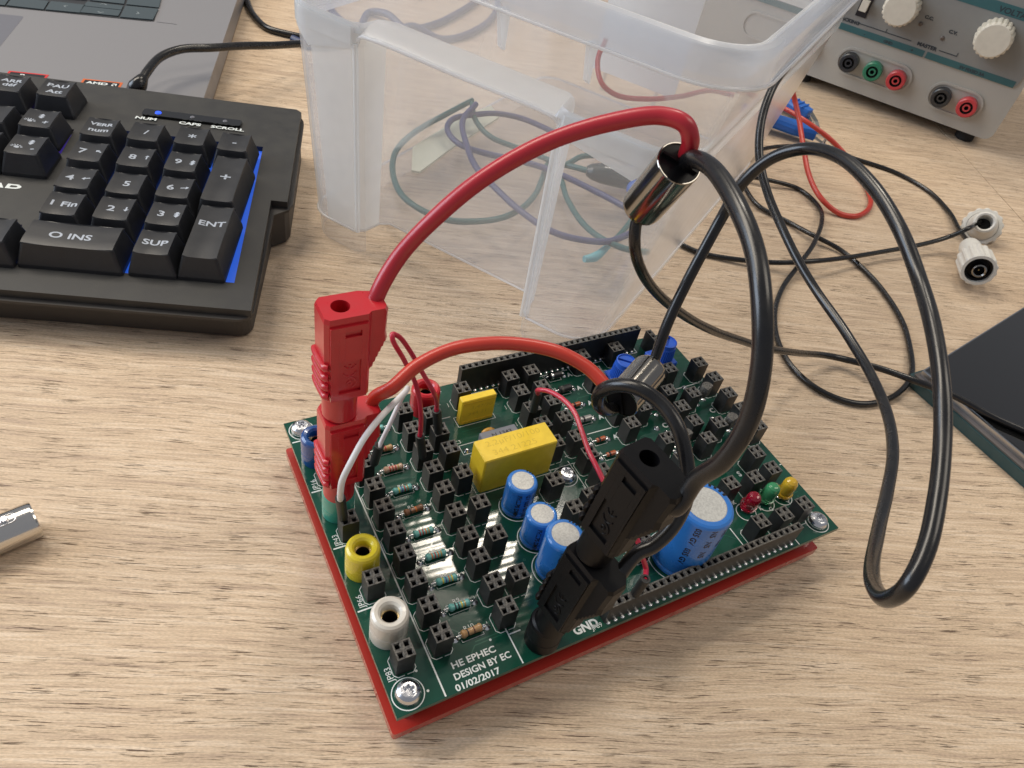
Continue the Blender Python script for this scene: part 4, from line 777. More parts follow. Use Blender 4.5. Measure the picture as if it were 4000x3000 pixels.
g = G(); g.prism(rrect(-124, 152, 47, 146, 4, 4), .02, 1.2, M=MP); obj('control_panel', g, PANEL, PS)
g = G(); g.box(-120, 84.8, 46.9, 51.4, 1.22, 1.4, M=MP); g.box(86.4, 150, 46.9, 51.4, 1.22, 1.4, M=MP); g.box(-120, 150, 87.5, 94.5, 1.22, 1.4, M=MP); obj('teal_stripe', g, PTEAL, PS)
g = G()
for s_, z_, tx, sz in ((84.2, 53.4, 'MASTER', 3.4), (24, 53.2, 'TRACKING', 3.2), (76.4, 71.2, 'C.C.', 3.0), (95.8, 67.2, 'C.V.', 3.0), (127.5, 88.8, 'VOLTAGE', 5.0), (58, 48.0, 'GND', 2.6), (40, 48, '-', 3), (76, 48, '+', 3), (120, 47.9, '5V FIXED 3A', 2.8)): text(g, tx, sz, MP @ T(s_, z_, 1.45), 0, .16, 'CENTER', 1.15)
obj('panel_text', g, PINK, PS); g = G()
g.box(32, 72.5, 54.3, 54.8, 1.22, 1.45, M=MP); g.box(93, 106, 54.3, 54.8, 1.22, 1.45, M=MP); g.box(53, 53.5, 54.8, 57, 1.22, 1.45, M=MP); g.box(105.5, 106, 54.8, 57, 1.22, 1.45, M=MP)
obj('panel_lines', g, PINK, PS)
for s_, z_ in ((73.0, 66.8), (91.0, 62.6)):
    g = G(); g.lathe([(1.5, 1.2), (1.4, 2), (.8, 2.4), (0, 2.5)], 14, M=MP @ T(s_, z_, 0)); obj('indicator_lamp', g, mat('dull_lens', (.10, .08, .07), .3), PS)
KNOB = plast('ivory_knob', (.62, .58, .49), .42, .1)
def knob(s_, z_):
    g = G(); n = 60
    def rg(r, z, am): return [((r + (am if k % 3 else -am)) * math.cos(2 * math.pi * k / n), (r + (am if k % 3 else -am)) * math.sin(2 * math.pi * k / n), z) for k in range(n)]
    g.loft([rg(12.2, 1.3, .4), rg(11.6, 13, .4), rg(10.6, 15, 0), rg(10.2, 15.2, 0)], 0, True, True, False, MP @ T(s_, z_, 0)); obj('knob', g, KNOB, PS)
knob(121.5, 73.5); knob(56.0, 74.0)
for s_ in (31.5, 12.5):
    g = G(); g.box(-4, 4, -9, 9, 1.25, 2.0, M=MP @ T(s_, 68, 0)); g.box(-2.6, 2.6, -4, 3, 2.0, 8, 1, M=MP @ T(s_, 68, 0)); obj('slide_switch', g, [INK, KNOB], PS)
PR = plast('panel_red', (.50, .04, .05), .35, .2); PG = plast('panel_green', (.02, .18, .10), .35, .2); PB = plast('panel_black', (.025, .027, .03), .35, .2)
for x0, x1, z_ in ((28.4, 86.2, 27.8), (100.2, 140.0, 26.3), (-52, 13.5, 29.6)):
    g = G(); a_ = rrect(x0, x1, z_ - 10.2, z_ + 10.2, 10.1, 8); b2 = rrect(x0 + 1.6, x1 - 1.6, z_ - 8.6, z_ + 8.6, 8.5, 8)
    g.loft([[(p[0], p[1], .02) for p in a_], [(p[0], p[1], 1.6) for p in a_], [(p[0], p[1], 1.6) for p in b2], [(p[0], p[1], .6) for p in b2]], 0, False, True, False, MP); obj('jack_surround', g, BODY, PS)
for s_, z_, m_, lab in ((3.7, 29.6, PR, 'red output jack nearest the bin'), (-16, 29.6, PB, None), (38.6, 27.9, PB, 'black output jack left of the green one'), (57.5, 27.6, PG, 'green output jack'), (75.9, 27.2, PR, 'red output jack right of the green one'), (110.5, 26.4, PB, 'black output jack of the right-hand pair'), (129.7, 26.0, PR, 'red output jack of the right-hand pair')):
    g = G(); r = 6.9; g.lathe([(0, .7), (r, .7), (r, 6.6), (r * .9, 7.2), (r * .62, 7.2), (r * .6, 4.2), (r * .40, 4.2), (r * .38, 7.0), (r * .22, 7.0), (r * .2, 3), (0, 3)], 32, M=MP @ T(s_, z_, 0), mats=[0, 0, 0, 0, 1, 1, 0, 0, 1, 1]); obj('output_jack', g, [m_, HOLE], PS, label=lab)
for s_ in (8, 140):
    for d_ in (-12, -180):
        g = G(); g.lathe([(0, 0), (6, 0), (7, 1), (7, 8.2)], 20, M=T(*PW(s_, d_, 0))); obj('rubber_foot', g, HOLE, PS)
# ================================================================== CROCODILE CLIPS
CLIPB = plast('clip_blue', (.015, .13, .52), .38, .1)
def clip(p0, p1, tip, w, lab, ribs):
    t = thing('crocodile_clip', lab, 'crocodile clip', tuple(Vector(p0) * 1)); ax = (Vector(p1) - Vector(p0)); L_ = ax.length; M0 = frame(p0, ax, (0, 0, 1))
    out = [(0, -w * .8), (L_ * .25, -w), (L_ * .5, -w * .72), (L_ * .72, -w * .92), (L_ * .9, -w * .6), (L_, -w * .5), (L_, w * .5), (L_ * .9, w * .6), (L_ * .72, w * .92), (L_ * .5, w * .8), (L_ * .25, w), (0, w * .8)]
    g = G(); g.loft([[(p[0], p[1] * .75, -3.4) for p in out], [(p[0], p[1], -1.5) for p in out], [(p[0], p[1], 1.5) for p in out], [(p[0], p[1] * .8, 3.6) for p in out]], 0, True, True, False, M0)
    if ribs:
        for k in range(6): g.box(L_ * .25 + k * 4.2, L_ * .25 + k * 4.2 + 1.6, -w * .75, w * .75, 3.4, 4.4, M=M0)
    obj('boot', g, CLIPB, t, bevel=.5)
    M1 = frame(p1, Vector(tip) - Vector(p1), (0, 0, 1)); h = (Vector(tip) - Vector(p1)).length; g = G()
    for s_ in (-1, 1): g.loft([[(-2, -2, s_ * 1.6), (-2, 2, s_ * 1.6), (-2, 2, s_ * 2.2), (-2, -2, s_ * 2.2)], [(h * .6, -1.7, s_ * 1.9), (h * .6, 1.7, s_ * 1.9), (h * .6, 1.7, s_ * 2.4), (h * .6, -1.7, s_ * 2.4)], [(h, -1, s_ * .3), (h, 1, s_ * .3), (h, 1, s_ * .9), (h, -1, s_ * .9)]], 0, True, True, False, M1)
    g.lathe([(0, -2.2), (1.1, -2.2), (1.1, 2.2), (0, 2.2)], 12, M=M1 @ T(h * .45, 0, 0)); obj('jaws', g, STEEL, t); return t
c1 = clip(U(1662, 196, 9), U(1748, 248, 7), U(1768, 282, 5), 7.2, 'blue crocodile clip nearer the power supply', True)
c2 = clip(U(1600, 238, 8), U(1762, 291, 7), U(1806, 322, 5), 7.6, 'blue crocodile clip with its jaws pointing at the white connectors', False)
c = thing('test_wire', 'thin red wire looping over the blue clips on the table', 'wire', tuple(U(1830, 470, 2)))
cable(c, [U(1690, 130, 60), U(1702, 165, 50), U(1714, 205, 38), U(1726, 255, 28), U(1734, 310, 20), U(1747, 375, 12), U(1775, 430, 6), U(1810, 460, 2), U(1845, 467, 1.6), U(1874, 455, 1.6), U(1881, 435, 1.7), U(1872, 405, 2), U(1850, 366, 3), U(1822, 330, 6), U(1790, 298, 12), U(1750, 268, 17), U(1705, 240, 18), U(1650, 214, 17), U(1590, 196, 16)], 1.6, ORCAB, 'red_sleeve', n=12)
# ================================================================== AERIAL CABLE WITH WHITE CONNECTORS
AC = thing('aerial_cable', 'thin glossy black cable with two white screw connectors, curled on the table', 'cable', tuple(U(2110, 560, 0)))
CW = plast('white_connector', (.70, .68, .62), .4, .1)
r0 = 1.35
k4 = [U(2098, 535, 8), U(2072, 495, 4), U(2050, 458, 2), U(2005, 412, 1.5), U(1938, 374, 1.5), U(1860, 347, 1.6), U(1780, 322, 3.5), U(1700, 316, 4), U(1640, 324, 4), U(1610, 346, 4), U(1602, 378, 4), U(1614, 414, 3), U(1640, 446, 2), U(1704, 480, 1.6), U(1760, 510, 3.5), U(1818, 542, 2), U(1886, 602, 1.6), U(1942, 682, 1.6), U(1966, 750, 1.6), U(1966, 815, 3), U(1940, 850, 2), U(1905, 867, 1.6), U(1860, 872, 1.6), U(1810, 861, 1.6), U(1755, 834, 1.6), U(1710, 792, 1.6), U(1680, 735, 1.6), U(1673, 680, 1.6), U(1690, 622, 1.6), U(1725, 574, 4), U(1758, 525, 5), U(1775, 480, 4.5), U(1765, 442, 2), U(1725, 408, 1.6), U(1660, 389, 4), U(1600, 380, 3), U(1560, 376, 1.6)]
cable(AC, k4, 1.35, BLKCAB, 'black_sleeve', n=12)
k3 = [U(1430, 498, 1.6), U(1455, 518, 1.6), U(1500, 541, 1.6), U(1560, 556, 1.8), U(1650, 566, 4), U(1750, 565, 8), U(1830, 556, 6), U(1900, 545, 5), U(1980, 530, 6), U(2050, 512, 9), U(2090, 494, 16), D(2108, 484, 452), D(2120, 480, 456), D(2121, 482, 464)]
cable(AC, k3, 1.35, BLKCAB, 'black_sleeve', n=12)
def nut(M0, rr, h, flutes=14):
    g = G(); n = flutes * 4
    def rg(r, z, am): return [((r + (am if k % 4 < 2 else -am)) * math.cos(2 * math.pi * k / n), (r + (am if k % 4 < 2 else -am)) * math.sin(2 * math.pi * k / n), z) for k in range(n)]
    g.loft([rg(rr * .8, 0, 0), rg(rr, .8, .3), rg(rr, h - .6, .3), rg(rr * .95, h, 0), rg(rr * .78, h, 0), rg(rr * .76, h - 2, 0)], 0, True, False, False, M0); return g
p0 = U(2118, 494, 3.5); M0 = along(p0, p0 + (OC - p0).normalized() + Vector((0, 0, .28))) @ Matrix.Scale(1.2, 4)
g = nut(M0, 9.3, 6); g.lathe([(7.2, 5.2), (6.6, 9), (5.6, 12.5), (5.2, 15.5), (4.4, 16), (3.6, 15.6), (3.4, 8), (0, 8)], 32, M=M0, mats=[0] * 6 + [1]); obj('screw_connector', g, [CW, HOLE], AC)
q0 = U(2093, 530, 8); q1 = U(2107, 606, 8.5); ax = (q1 - q0); M1 = along(q0, q0 + Vector((ax.x, ax.y, 5))) @ Matrix.Diagonal((1.02, 1.02, 1.5, 1))
L_ = 16; g = G(); g.lathe([(0, 0), (3.4, 0), (5.2, 1), (5.7, 3), (5.9, 12), (6.4, 15)], 28, M=M1); g2 = nut(M1 @ T(0, 0, 13), 8.8, 11.5)
g.v; b0 = len(g.v); g.v += g2.v; g.f += [[i + b0 for i in f] for f in g2.f]; g.m += g2.m; g.s += g2.s
obj('screw_connector', g, [CW, HOLE], AC)
g = G(); M2 = M1 @ T(0, 0, 13); g.lathe([(6.7, 9.4), (6.5, 10.4), (5.5, 10.2), (5.2, 9), (0, 9)], 32, M=M2, mats=[0, 0, 0, 0]); g.lathe([(3.6, 9), (3.6, 12), (3.0, 12.3), (2.5, 12), (2.4, 9.2)], 28, mat=1, M=M2); g.lathe([(.5, 9), (.4, 11), (0, 11.3)], 8, mat=2, M=M2); obj('connector_insert', g, [BLKPL, CHROME, BRASS], AC)
# ================================================================== TABLET IN ITS COVER
TB = thing('tablet', 'black glossy tablet lying in a teal-edged cover at the right edge', 'tablet', tuple(U(2212, 850, 0)))
def P2(x, y, z): p = U(x, y, z); return (p.x, p.y)
TCOV = mat('teal_cover', (.014, .05, .055), .35, coat=.3); BEZ = mat('taupe_cover', (.115, .095, .085), .45); GLASS = mat('black_glass', (.006, .006, .006), .06, coat=.6)
A_ = Vector(P2(1967, 806, 6)); Bd = (Vector(P2(2212, 1019, 6)) - A_).normalized(); Cd = (Vector(P2(2212, 662, 6)) - A_).normalized()
Cd = Vector((-Bd.y, Bd.x)) if Vector((-Bd.y, Bd.x)).dot(Cd) > 0 else Vector((Bd.y, -Bd.x))
def TP(a, b_): v = A_ + Bd * a + Cd * b_; return (v.x, v.y)
g = G(); g.prism([TP(0, 0), TP(250, 0), TP(250, 180), TP(0, 180)], .3, 5.4); obj('cover_edge', g, TCOV, TB, bevel=.8)
g = G(); g.prism([TP(1.2, 1.2), TP(249, 1.2), TP(249, 179), TP(1.2, 179)], 5.42, 6.2); obj('cover_face', g, BEZ, TB, bevel=.4)
g = G(); A2 = Vector(P2(1993, 800, 9.2)); q1 = Vector(P2(2212, 983, 9.2)); q2 = Vector(P2(2212, 663, 9.2)); d1 = (q1 - A2); d2 = (q2 - A2)
g.prism([tuple(A2), tuple(A2 + d1 * 2), tuple(A2 + d1 * 2 + d2 * 1.8), tuple(A2 + d2 * 1.8)], 6.22, 9.0); obj('slab_edge', g, mat('silver_trim', (.5, .5, .5), .25, metal=1), TB, bevel=.5)
g = G(); s_ = .012; a = A2 + (d1 + d2) * s_; g.prism([tuple(a), tuple(A2 + d1 * 2 + d2 * s_), tuple(A2 + d1 * 2 + d2 * 1.8), tuple(A2 + d2 * 1.8 + d1 * s_)], 9.02, 9.3); obj('screen_glass', g, GLASS, TB)
# ================================================================== STEEL TUBE BOTTOM LEFT
e = U(80, 1120, 5.6); f_ = U(0, 1153, 5.6); dr = Vector((f_.x - e.x, f_.y - e.y, 0)).normalized(); MC = along(e, e + dr)
TUB = thing('connector_barrel', 'polished steel connector barrel lying on the table at the left edge', 'connector barrel', (e.x + dr.x * 15, e.y + dr.y * 15, 0))
g = G(); g.lathe([(4.6, 4), (4.7, .3), (5.0, 0), (5.4, .1), (5.55, .6), (5.6, 2.5), (5.6, 45), (4, 46), (0, 46)], 48, M=MC); obj('barrel', g, POLISH, TUB)
g = G(); g.lathe([(4.65, 3.9), (0, 3.9)], 32, M=MC); obj('cavity', g, HOLE, TUB)
up = MC.to_3x3().inverted() @ Vector((-.05, -.12, 1)); a = math.atan2(up.y, up.x); MS = MC @ Matrix.Rotation(a, 4, 'Z')
g = G(); sl_ = [(5.62, 1.5 * math.sin(t) , 7.0 + (2.2 if math.cos(t) > 0 else -1.2) + 1.5 * math.cos(t)) for t in [2 * math.pi * k / 24 for k in range(24)]]
g.tube([(p[0] - abs(p[1]) ** 2 * .09, p[1], p[2]) for p in sl_] + [(5.62, 0, 7 + 3.7)], .22, n=6, sub=1, M=MS); g.lathe([(1.05, 5.2), (1.05, 6.2), (.8, 6.4), (0, 6.45)], 16, M=MS @ T(0, 0, 7.2) @ Ry(90)); obj('locking_pin', g, STEEL, TUB)
# ================================================================== LAPTOP
LZ = 15.0
LAP = thing('laptop', 'grey aluminium laptop behind the black keyboard', 'laptop', (-60, 430, 0))
ra = U(440, 212, LZ); rb = U(512, 0, LZ); ly = Vector((rb.x - ra.x, rb.y - ra.y, 0)).normalized(); lx = Vector((-ly.y, ly.x, 0)); lx = lx if lx.x < 0 else -lx   # lx points left
O_ = Vector((ra.x, ra.y, 0)) - ly * 12
def LP(a, b_): v = O_ + lx * a + ly * b_; return (v.x, v.y)
LAL = mat('space_grey_aluminium', (.27, .265, .275), .42, metal=.35, noise=(2.0, .2, (.25, .245, .25)), bump=.01, bscale=4); LKEY = mat('slate_key', (.045, .065, .075), .5); LPAD = mat('touchpad_grey', (.20, .20, .225), .35, metal=.3); LWELL = mat('key_well', (.02, .022, .026), .5)
g = G(); g.prism([LP(0, 0), LP(310, 0), LP(310, 230), LP(0, 230)], 3, LZ); obj('base', g, LAL, LAP, bevel=1.2)
g = G(); g.prism([LP(.5, .5), LP(309, .5), LP(309, 229), LP(.5, 229)], 1.0, 2.98); obj('bottom_cover', g, mat('bronze_edge', (.16, .12, .08), .4, metal=.5), LAP)
def quad(px, z0, z1, name, m, parent, bev=None): g = G(); g.prism([P2(x, y, z1) for x, y in px], z0, z1); return obj(name, g, m, parent, bevel=bev)
quad([(-60, -80), (356, -30), (333, 46), (318, 46), (-60, 8)], LZ + .02, LZ + .12, 'keyboard_recess', LWELL, LAP)
for q in ([(0, -8), (22, -6), (10, 11), (-12, 9)], [(27, -6), (105, 2), (94, 20), (14, 11)], [(110, 2), (184, 10), (172, 27), (98, 20)], [(189, 3), (266, 12), (262, 21), (180, 12)], [(180, 13), (262, 22), (255, 34), (172, 26)], [(271, 12), (342, 19), (330, 42), (259, 36)], [(205, -30), (275, -24), (268, 8), (194, 0)], [(282, -24), (352, -20), (343, 16), (273, 9)], [(120, -38), (197, -32), (186, -1), (108, -6)], [(30, -44), (112, -38), (101, -8), (20, -13)]):
    quad(q, LZ + .14, LZ + .75, 'key', LKEY, LAP, .25)
g = G(); ML = Matrix((-lx, ly, Vector((0, 0, 1)))).transposed().to_4x4()
def lt(s, x, y, size, bold=0): p = U(x, y, LZ + .8); ML.translation = p; text(g, s, size, ML.copy(), 0, bold, 'CENTER')
LSH = mat('key_legend_grey', (.42, .46, .47), .5)
for x, y, rot in ((142, 13, 90), (224, 9, 0), (217, 26, 180), (297, 28, -90)):
    p = U(x, y, LZ + .8); ML.translation = p; Mx = ML @ Rz(rot)
    for s_ in (-1, 1): g.add([Mx @ Vector((0, 1.2, 0)), Mx @ Vector((0, .8, 0)), Mx @ Vector((s_ * 1.7, -.8, 0)), Mx @ Vector((s_ * 1.7, -.4, 0))], [(0, 1, 2, 3)])
obj('key_legends', g, LSH, LAP)
quad([(-80, 22), (49, 35), (50, 38), (0, 100), (-60, 170)], LZ + .02, LZ + .06, 'touchpad', LPAD, LAP)
g = G(); p = [P2(338, 47, LZ), P2(382, 52.5, LZ), P2(382, 53.2, LZ), P2(338, 47.8, LZ)]; g.prism(p, LZ + .02, LZ + .05); obj('speaker_slit', g, LWELL, LAP)
def sticker(x0, y0, x1, y1, m, txt, lab):
    a = U(x0, y0, LZ); b2 = U(x1, y1, LZ); ex = (b2 - a); w = ex.length; M0 = frame(a + Vector((0, 0, .03)), ex, (0, 0, 1)); g = G(); g.box(0, w, -18, 0, 0, .08, 0, M0); g.box(1.2, w - 1.2, -16.8, -1.2, .081, .12, 1, M0); text(g, txt, 3.8, M0 @ T(w / 2 - 2, -5.2, .13), 2, .14, 'CENTER', 1.25)
    if len(txt) > 1: g.add([(w * .76, -2.4, .13), (w * .88, -2.4, .13), (w * .88, -5.2, .13), (w * .85, -4.4, .13), (w * .85, -3.2, .13), (w * .79, -3.2, .13)], [(0, 1, 2, 3, 4, 5)], 2, False, M0); g.add([(w * .76, -3.6, .13), (w * .79, -3.6, .13), (w * .79, -4.6, .13), (w * .82, -4.6, .13), (w * .82, -5.2, .13), (w * .76, -5.2, .13)], [(0, 1, 2, 3, 4, 5)], 2, False, M0)
    obj('sticker', g, [m, INK, SILK], LAP, label=lab)
sticker(180, 170, 266, 179, mat('orange_print', (.62, .13, .03), .4), 'AMD', 'orange bordered sticker'); sticker(20, 153, 106, 162, mat('red_print', (.60, .03, .03), .4), 'R', 'red bordered sticker')
# ================================================================== KEYBOARD
KX = Vector((.915, -.404, 0)).normalized(); KY = Vector((.404, .915, 0)).normalized()
def KW(a, b_, z): return KX * (a - .06 * (b_ - 148)) + KY * b_ + Vector((0, 0, z))
def kinv(p): b_ = p.dot(KY); return p.dot(KX) + .06 * (b_ - 148), b_
def pz(b_): return 18 + .05 * (b_ - 150)
KB = thing('keyboard', 'black gaming keyboard with blue backlight and French legends', 'keyboard', tuple(KW(-200, 220, 0)))
KPL = mat('black_keyboard_shell', (.020, .020, .020), .5, noise=(.12, .7, (.035, .034, .03)), bump=.05, bscale=2); KSD = mat('keyboard_side', (.038, .034, .031), .5, noise=(.05, .5, (.05, .045, .04)))
KCAP = mat('black_keycap', (.011, .012, .015), .40, coat=.15, coat_r=.25, noise=(.15, .6, (.02, .021, .024)), bump=.02, bscale=2.0)
KCS = KCAP; GLOW = mat('blue_backlight', (.02, .06, .4), .5, emit=(.04, .18, 1.0, .6)); GLOV = mat('violet_backlight', (.05, .02, .3), .5, emit=(.16, .09, .8, .22))
LEG = mat('legend_grey', (.40, .44, .50), .5)
def kpoly(pts, z0, z1, m, name, dz=0): # pts in (a, b); slopes with the shell
    g = G(); g.loft([[KW(a, b_, z0 if z0 < 5 else pz(b_) + dz + z0 - 18) for a, b_ in pts], [KW(a, b_, pz(b_) + z1 - 18) for a, b_ in pts]], 0, True, True, False); return obj(name, g, m, KB, bevel=.5)
out = [(-420, 148)] + [(-62 - 6 + 6 * math.sin(math.radians(t)), 148 + 6 - 6 * math.cos(math.radians(t))) for t in range(0, 91, 15)] + [(-61, 216), (-55, 221), (-53.5, 226), (-54, 296)] + [(-54 - 9 + 9 * math.cos(math.radians(t)), 296 + 9 * math.sin(math.radians(t))) for t in range(15, 91, 15)] + [(-420, 305)]
side = [(a if a < -400 else a - 2.0, b_ + (2 if b_ < 200 else 0)) for a, b_ in out]
g = G(); g.loft([[KW(a, b_ + (4 if b_ < 200 else 0), 1.0) for a, b_ in side], [KW(a, b_, pz(b_) - 4.5) for a, b_ in side]], 0, True, True, False); obj('lower_shell', g, KSD, KB, bevel=.6)
g = G(); g.loft([[KW(a, b_, pz(b_) - 4.45) for a, b_ in out], [KW(a, b_, pz(b_) - 3.3) for a, b_ in out]], 0, True, True, False); obj('rim_band', g, KSD, KB, bevel=.3)
# upper shell with real openings for the key wells (grid of plates)
wells = [(-148.5, -70.5, 165, 264.5), (-420, -153.5, 240, 283.5 - 23), (-420, -160, 268, 291), (-420, -153.5, 166.5, 188)]
ztop = [(-420, 148), (-61.5, 148), (-61.5, 222), (-54.5, 222), (-54.5, 297)]
xs = sorted({-420, -160, -153.5, -148.5, -70.5, -62.5, -55.5}); ys = sorted({150, 165, 166.5, 188, 222, 240, 260.5, 264.5, 268, 291, 303.5})
g = G()
for i in range(len(xs) - 1):
    for j in range(len(ys) - 1):
        cx = (xs[i] + xs[i + 1]) / 2; cy = (ys[j] + ys[j + 1]) / 2
        if any(w[0] < cx < w[1] and w[2] < cy < w[3] for w in wells): continue
        if cx > -62.5 and cy < 222: continue
        pts = [(xs[i], ys[j]), (xs[i + 1], ys[j]), (xs[i + 1], ys[j + 1]), (xs[i], ys[j + 1])]
        if xs[i + 1] == -55.5 and ys[j + 1] == 303.5: pts = [(xs[i], ys[j]), (xs[i + 1], ys[j]), (xs[i + 1], ys[j + 1] - 2.5), (xs[i + 1] - 2.5, ys[j + 1]), (xs[i], ys[j + 1])]
        g.loft([[KW(a, b_, pz(b_) - 3.28) for a, b_ in pts], [KW(a, b_, pz(b_)) for a, b_ in pts]], 0, True, True, False)
sh = obj('upper_shell', g, KPL, KB)
bm = bmesh.new(); bm.from_mesh(sh.data); bmesh.ops.remove_doubles(bm, verts=bm.verts, dist=1e-6)
seen = {}
for f in list(bm.faces):
    k = tuple(sorted(v.index for v in f.verts)); seen.setdefault(k, []).append(f)
bmesh.ops.delete(bm, geom=[f for fs in seen.values() if len(fs) > 1 for f in fs], context='FACES_ONLY'); bmesh.ops.recalc_face_normals(bm, faces=bm.faces); bm.to_mesh(sh.data); bm.free()
for (a0, a1, b0, b1), m_ in zip(wells, (GLOW, GLOV, GLOV, GLOV)):
    g = G(); g.loft([[KW(a, b_, pz(b_) - 3.2) for a, b_ in ((a0, b0), (a1, b0), (a1, b1), (a0, b1))], [KW(a, b_, pz(b_) - 2.4) for a, b_ in ((a0, b0), (a1, b0), (a1, b1), (a0, b1))]], 0, True, True, False); obj('backlight', g, m_, KB)
def keymesh(w, h, tall=10.0, U0=19.3):
    bw = (w * U0 - 1.5) / 2; bh = (h * U0 - 1.1) / 2; tw = bw - 2.7; th_ = bh - 2.2; off = 1.0; g = G(); n = 12
    rings = []
    def rg(hw, hh, z, r, oy, dish=0):
        pts = rrect(-hw, hw, -hh + oy, hh + oy, r, 3); return [(x, y, z - dish * (1 - (x / hw) ** 2)) for x, y in pts]
    g.loft([rg(bw, bh, 0, 1.0, 0), rg(bw * .95 + tw * .05, bh * .95 + th_ * .05, tall * .15, 1.0, off * .1), rg(tw + .3, th_ + .3, tall - .7, 1.4, off)], 0, True, False, False)
    # dished top
    m = 10; V_ = []; F_ = []
    for j in range(7):
        for i in range(m + 1):
            x = -tw + 2 * tw * i / m; y = -th_ + 2 * th_ * j / 6; V_.append((x, y + off, tall - .9 * (1 - (x / tw) ** 2) - (.25 if j in (0, 6) else 0)))
    for j in range(6):
        for i in range(m): k = j * (m + 1) + i; F_.append((k, k + 1, k + m + 2, k + m + 1))
    g.add(V_, F_, 0, True)
    bord = [V_[i] for i in range(m + 1)] + [V_[j * (m + 1) + m] for j in range(1, 7)] + [V_[6 * (m + 1) + i] for i in range(m - 1, -1, -1)] + [V_[j * (m + 1)] for j in range(5, 0, -1)]
    g.add(bord + [(x * (tw + .3) / tw, off + (y - off) * (th_ + .3) / th_, tall - .9 if abs(y - off) > th_ - .1 and False else tall - .75 - 0 * z) for x, y, z in bord], [(i, (i + 1) % len(bord), len(bord) + (i + 1) % len(bord), len(bord) + i) for i in range(len(bord))], 0, False)
    return g, tw
ka = math.degrees(math.atan2(KX.y, KX.x)); tilt = math.atan(.05)
_km = {}
def key(px, py, w, h, leg, name='keycap', zt=10.0):
    x = px * .3; y = 110.6 + py * .3
    p = U(x, y, 29); 
    for _ in range(6): _, b_ = kinv(p); p = U(x, y, pz(b_) + zt - .6)
    base = Vector((p.x, p.y, pz(b_) - .1)) - KY * 1.0
    k = (w, h)
    if k not in _km: _km[k] = keymesh(w, h, zt); kk = obj(name, _km[k][0], KCAP, KB, loc=tuple(base), local=True); _km[k] = (_km[k][0], _km[k][1], kk.data)
    else:
        kk = link(bpy.data.objects.new(name, _km[k][2])); kk['_o'] = list(base); kk.parent = KB; kk.location = (base - Vector(KB['_o'])) * MM
    kk.rotation_euler = (tilt, 0, math.radians(ka)); tw = _km[k][1]
    g = G()
    for tx, ox, oy, sz, rot in leg:
        v, f = text_geo(tx, sz, .10, 'CENTER') if ord(tx[0]) < 256 else glyph(tx); R_ = Rz(rot); vs = []
        for q in v:
            q = R_ @ Vector((q.x * 1.25, q.y, 0)); xx = q.x + ox; vs.append((xx, q.y + oy + 1.0, zt - .9 * (1 - min(1, (xx / tw) ** 2)) + .03))
        g.add(vs, f)
    if leg:
        lo = obj('legend', g, LEG, kk, loc=tuple(base), local=True)
    return kk
ARW = {'\u2191': 90, '\u2193': -90, '\u2190': 180, '\u2192': 0, '\u2196': 135}
def glyph(tx):          # small symbols the font lacks: arrows, double arrows, lamp
    g = G()
    def bar(x0, y0, x1, y1, w=.5):
        d = Vector((x1 - x0, y1 - y0)); n = Vector((-d.y, d.x)).normalized() * w / 2
        g.add([(x0 + n.x, y0 + n.y, 0), (x0 - n.x, y0 - n.y, 0), (x1 - n.x, y1 - n.y, 0), (x1 + n.x, y1 + n.y, 0)], [(0, 1, 2, 3)])
    if tx in ARW:
        a = math.radians(ARW[tx]); R_ = lambda x, y: (x * math.cos(a) - y * math.sin(a), x * math.sin(a) + y * math.cos(a))
        bar(*R_(-1.3, 0), *R_(.6, 0)); q = [R_(.4, .9), R_(1.5, 0), R_(.4, -.9)]; g.add([(x, y, 0) for x, y in q], [(0, 1, 2)])
    elif tx in '\u21DE\u21DF\u21D1\u21D3':
        s_ = 1 if tx in '\u21DE\u21D1' else -1
        g.add([(-1.0, .4 * s_, 0), (1.0, .4 * s_, 0), (0, 1.8 * s_, 0)], [(0, 1, 2)]); bar(0, .4 * s_, 0, -1.8 * s_, .9); bar(-.9, -.3 * s_, .9, -.3 * s_, .35); bar(-.9, -1.0 * s_, .9, -1.0 * s_, .35)
    else:
        g.add([(.8 * math.cos(k), .8 * math.sin(k), 0) for k in [math.pi * j / 6 for j in range(12)]], [tuple(range(12))])
        for j in range(7): k = math.pi * j / 6; bar(1.1 * math.cos(k), 1.1 * math.sin(k), 1.8 * math.cos(k), 1.8 * math.sin(k), .35)
    return [Vector((p.x, p.y + 1.4, 0)) for p in g.v], g.f
one = lambda t, sz=4.6, ox=0, oy=-1.5: [(t, ox, oy, sz, 0)]
UPA, DNA = '\u2191', '\u2193'
key(725, 540, 1, 1, [('VERR', 0, 1.2, 3.2, 0), ('num', 0, -3.6, 3.8, 0)]); key(1055, 575, 1, 1, one('/')); key(1385, 605, 1, 1, one('*', 6.5, 0, -3)); key(1690, 650, 1, 1, one('-', 5))
key(640, 715, 1, 1, [('7', -2.6, -1.5, 4.8, 0), ('\u2196', 4, -1, 3.6, 0)]); key(985, 755, 1, 1, [('8', -1.6, -1.5, 4.8, 0), ('\u2191', 4.2, -1.4, 3.4, 0)]); key(1320, 790, 1, 1, [('9', -2, -1.5, 4.8, 0), ('\u21DE', 4.0, -1.6, 3.6, 0)])
key(555, 905, 1, 1, [('4', -2.6, -1.5, 4.8, 0), ('\u2190', 3.6, -1.3, 3.4, 0)]); key(915, 945, 1, 1, [('5', 0, -1.5, 4.8, 0)]); key(1265, 975, 1, 1, [('6', -2, -1.5, 4.8, 0), ('\u2192', 3.6, -1.3, 3.4, 0)])
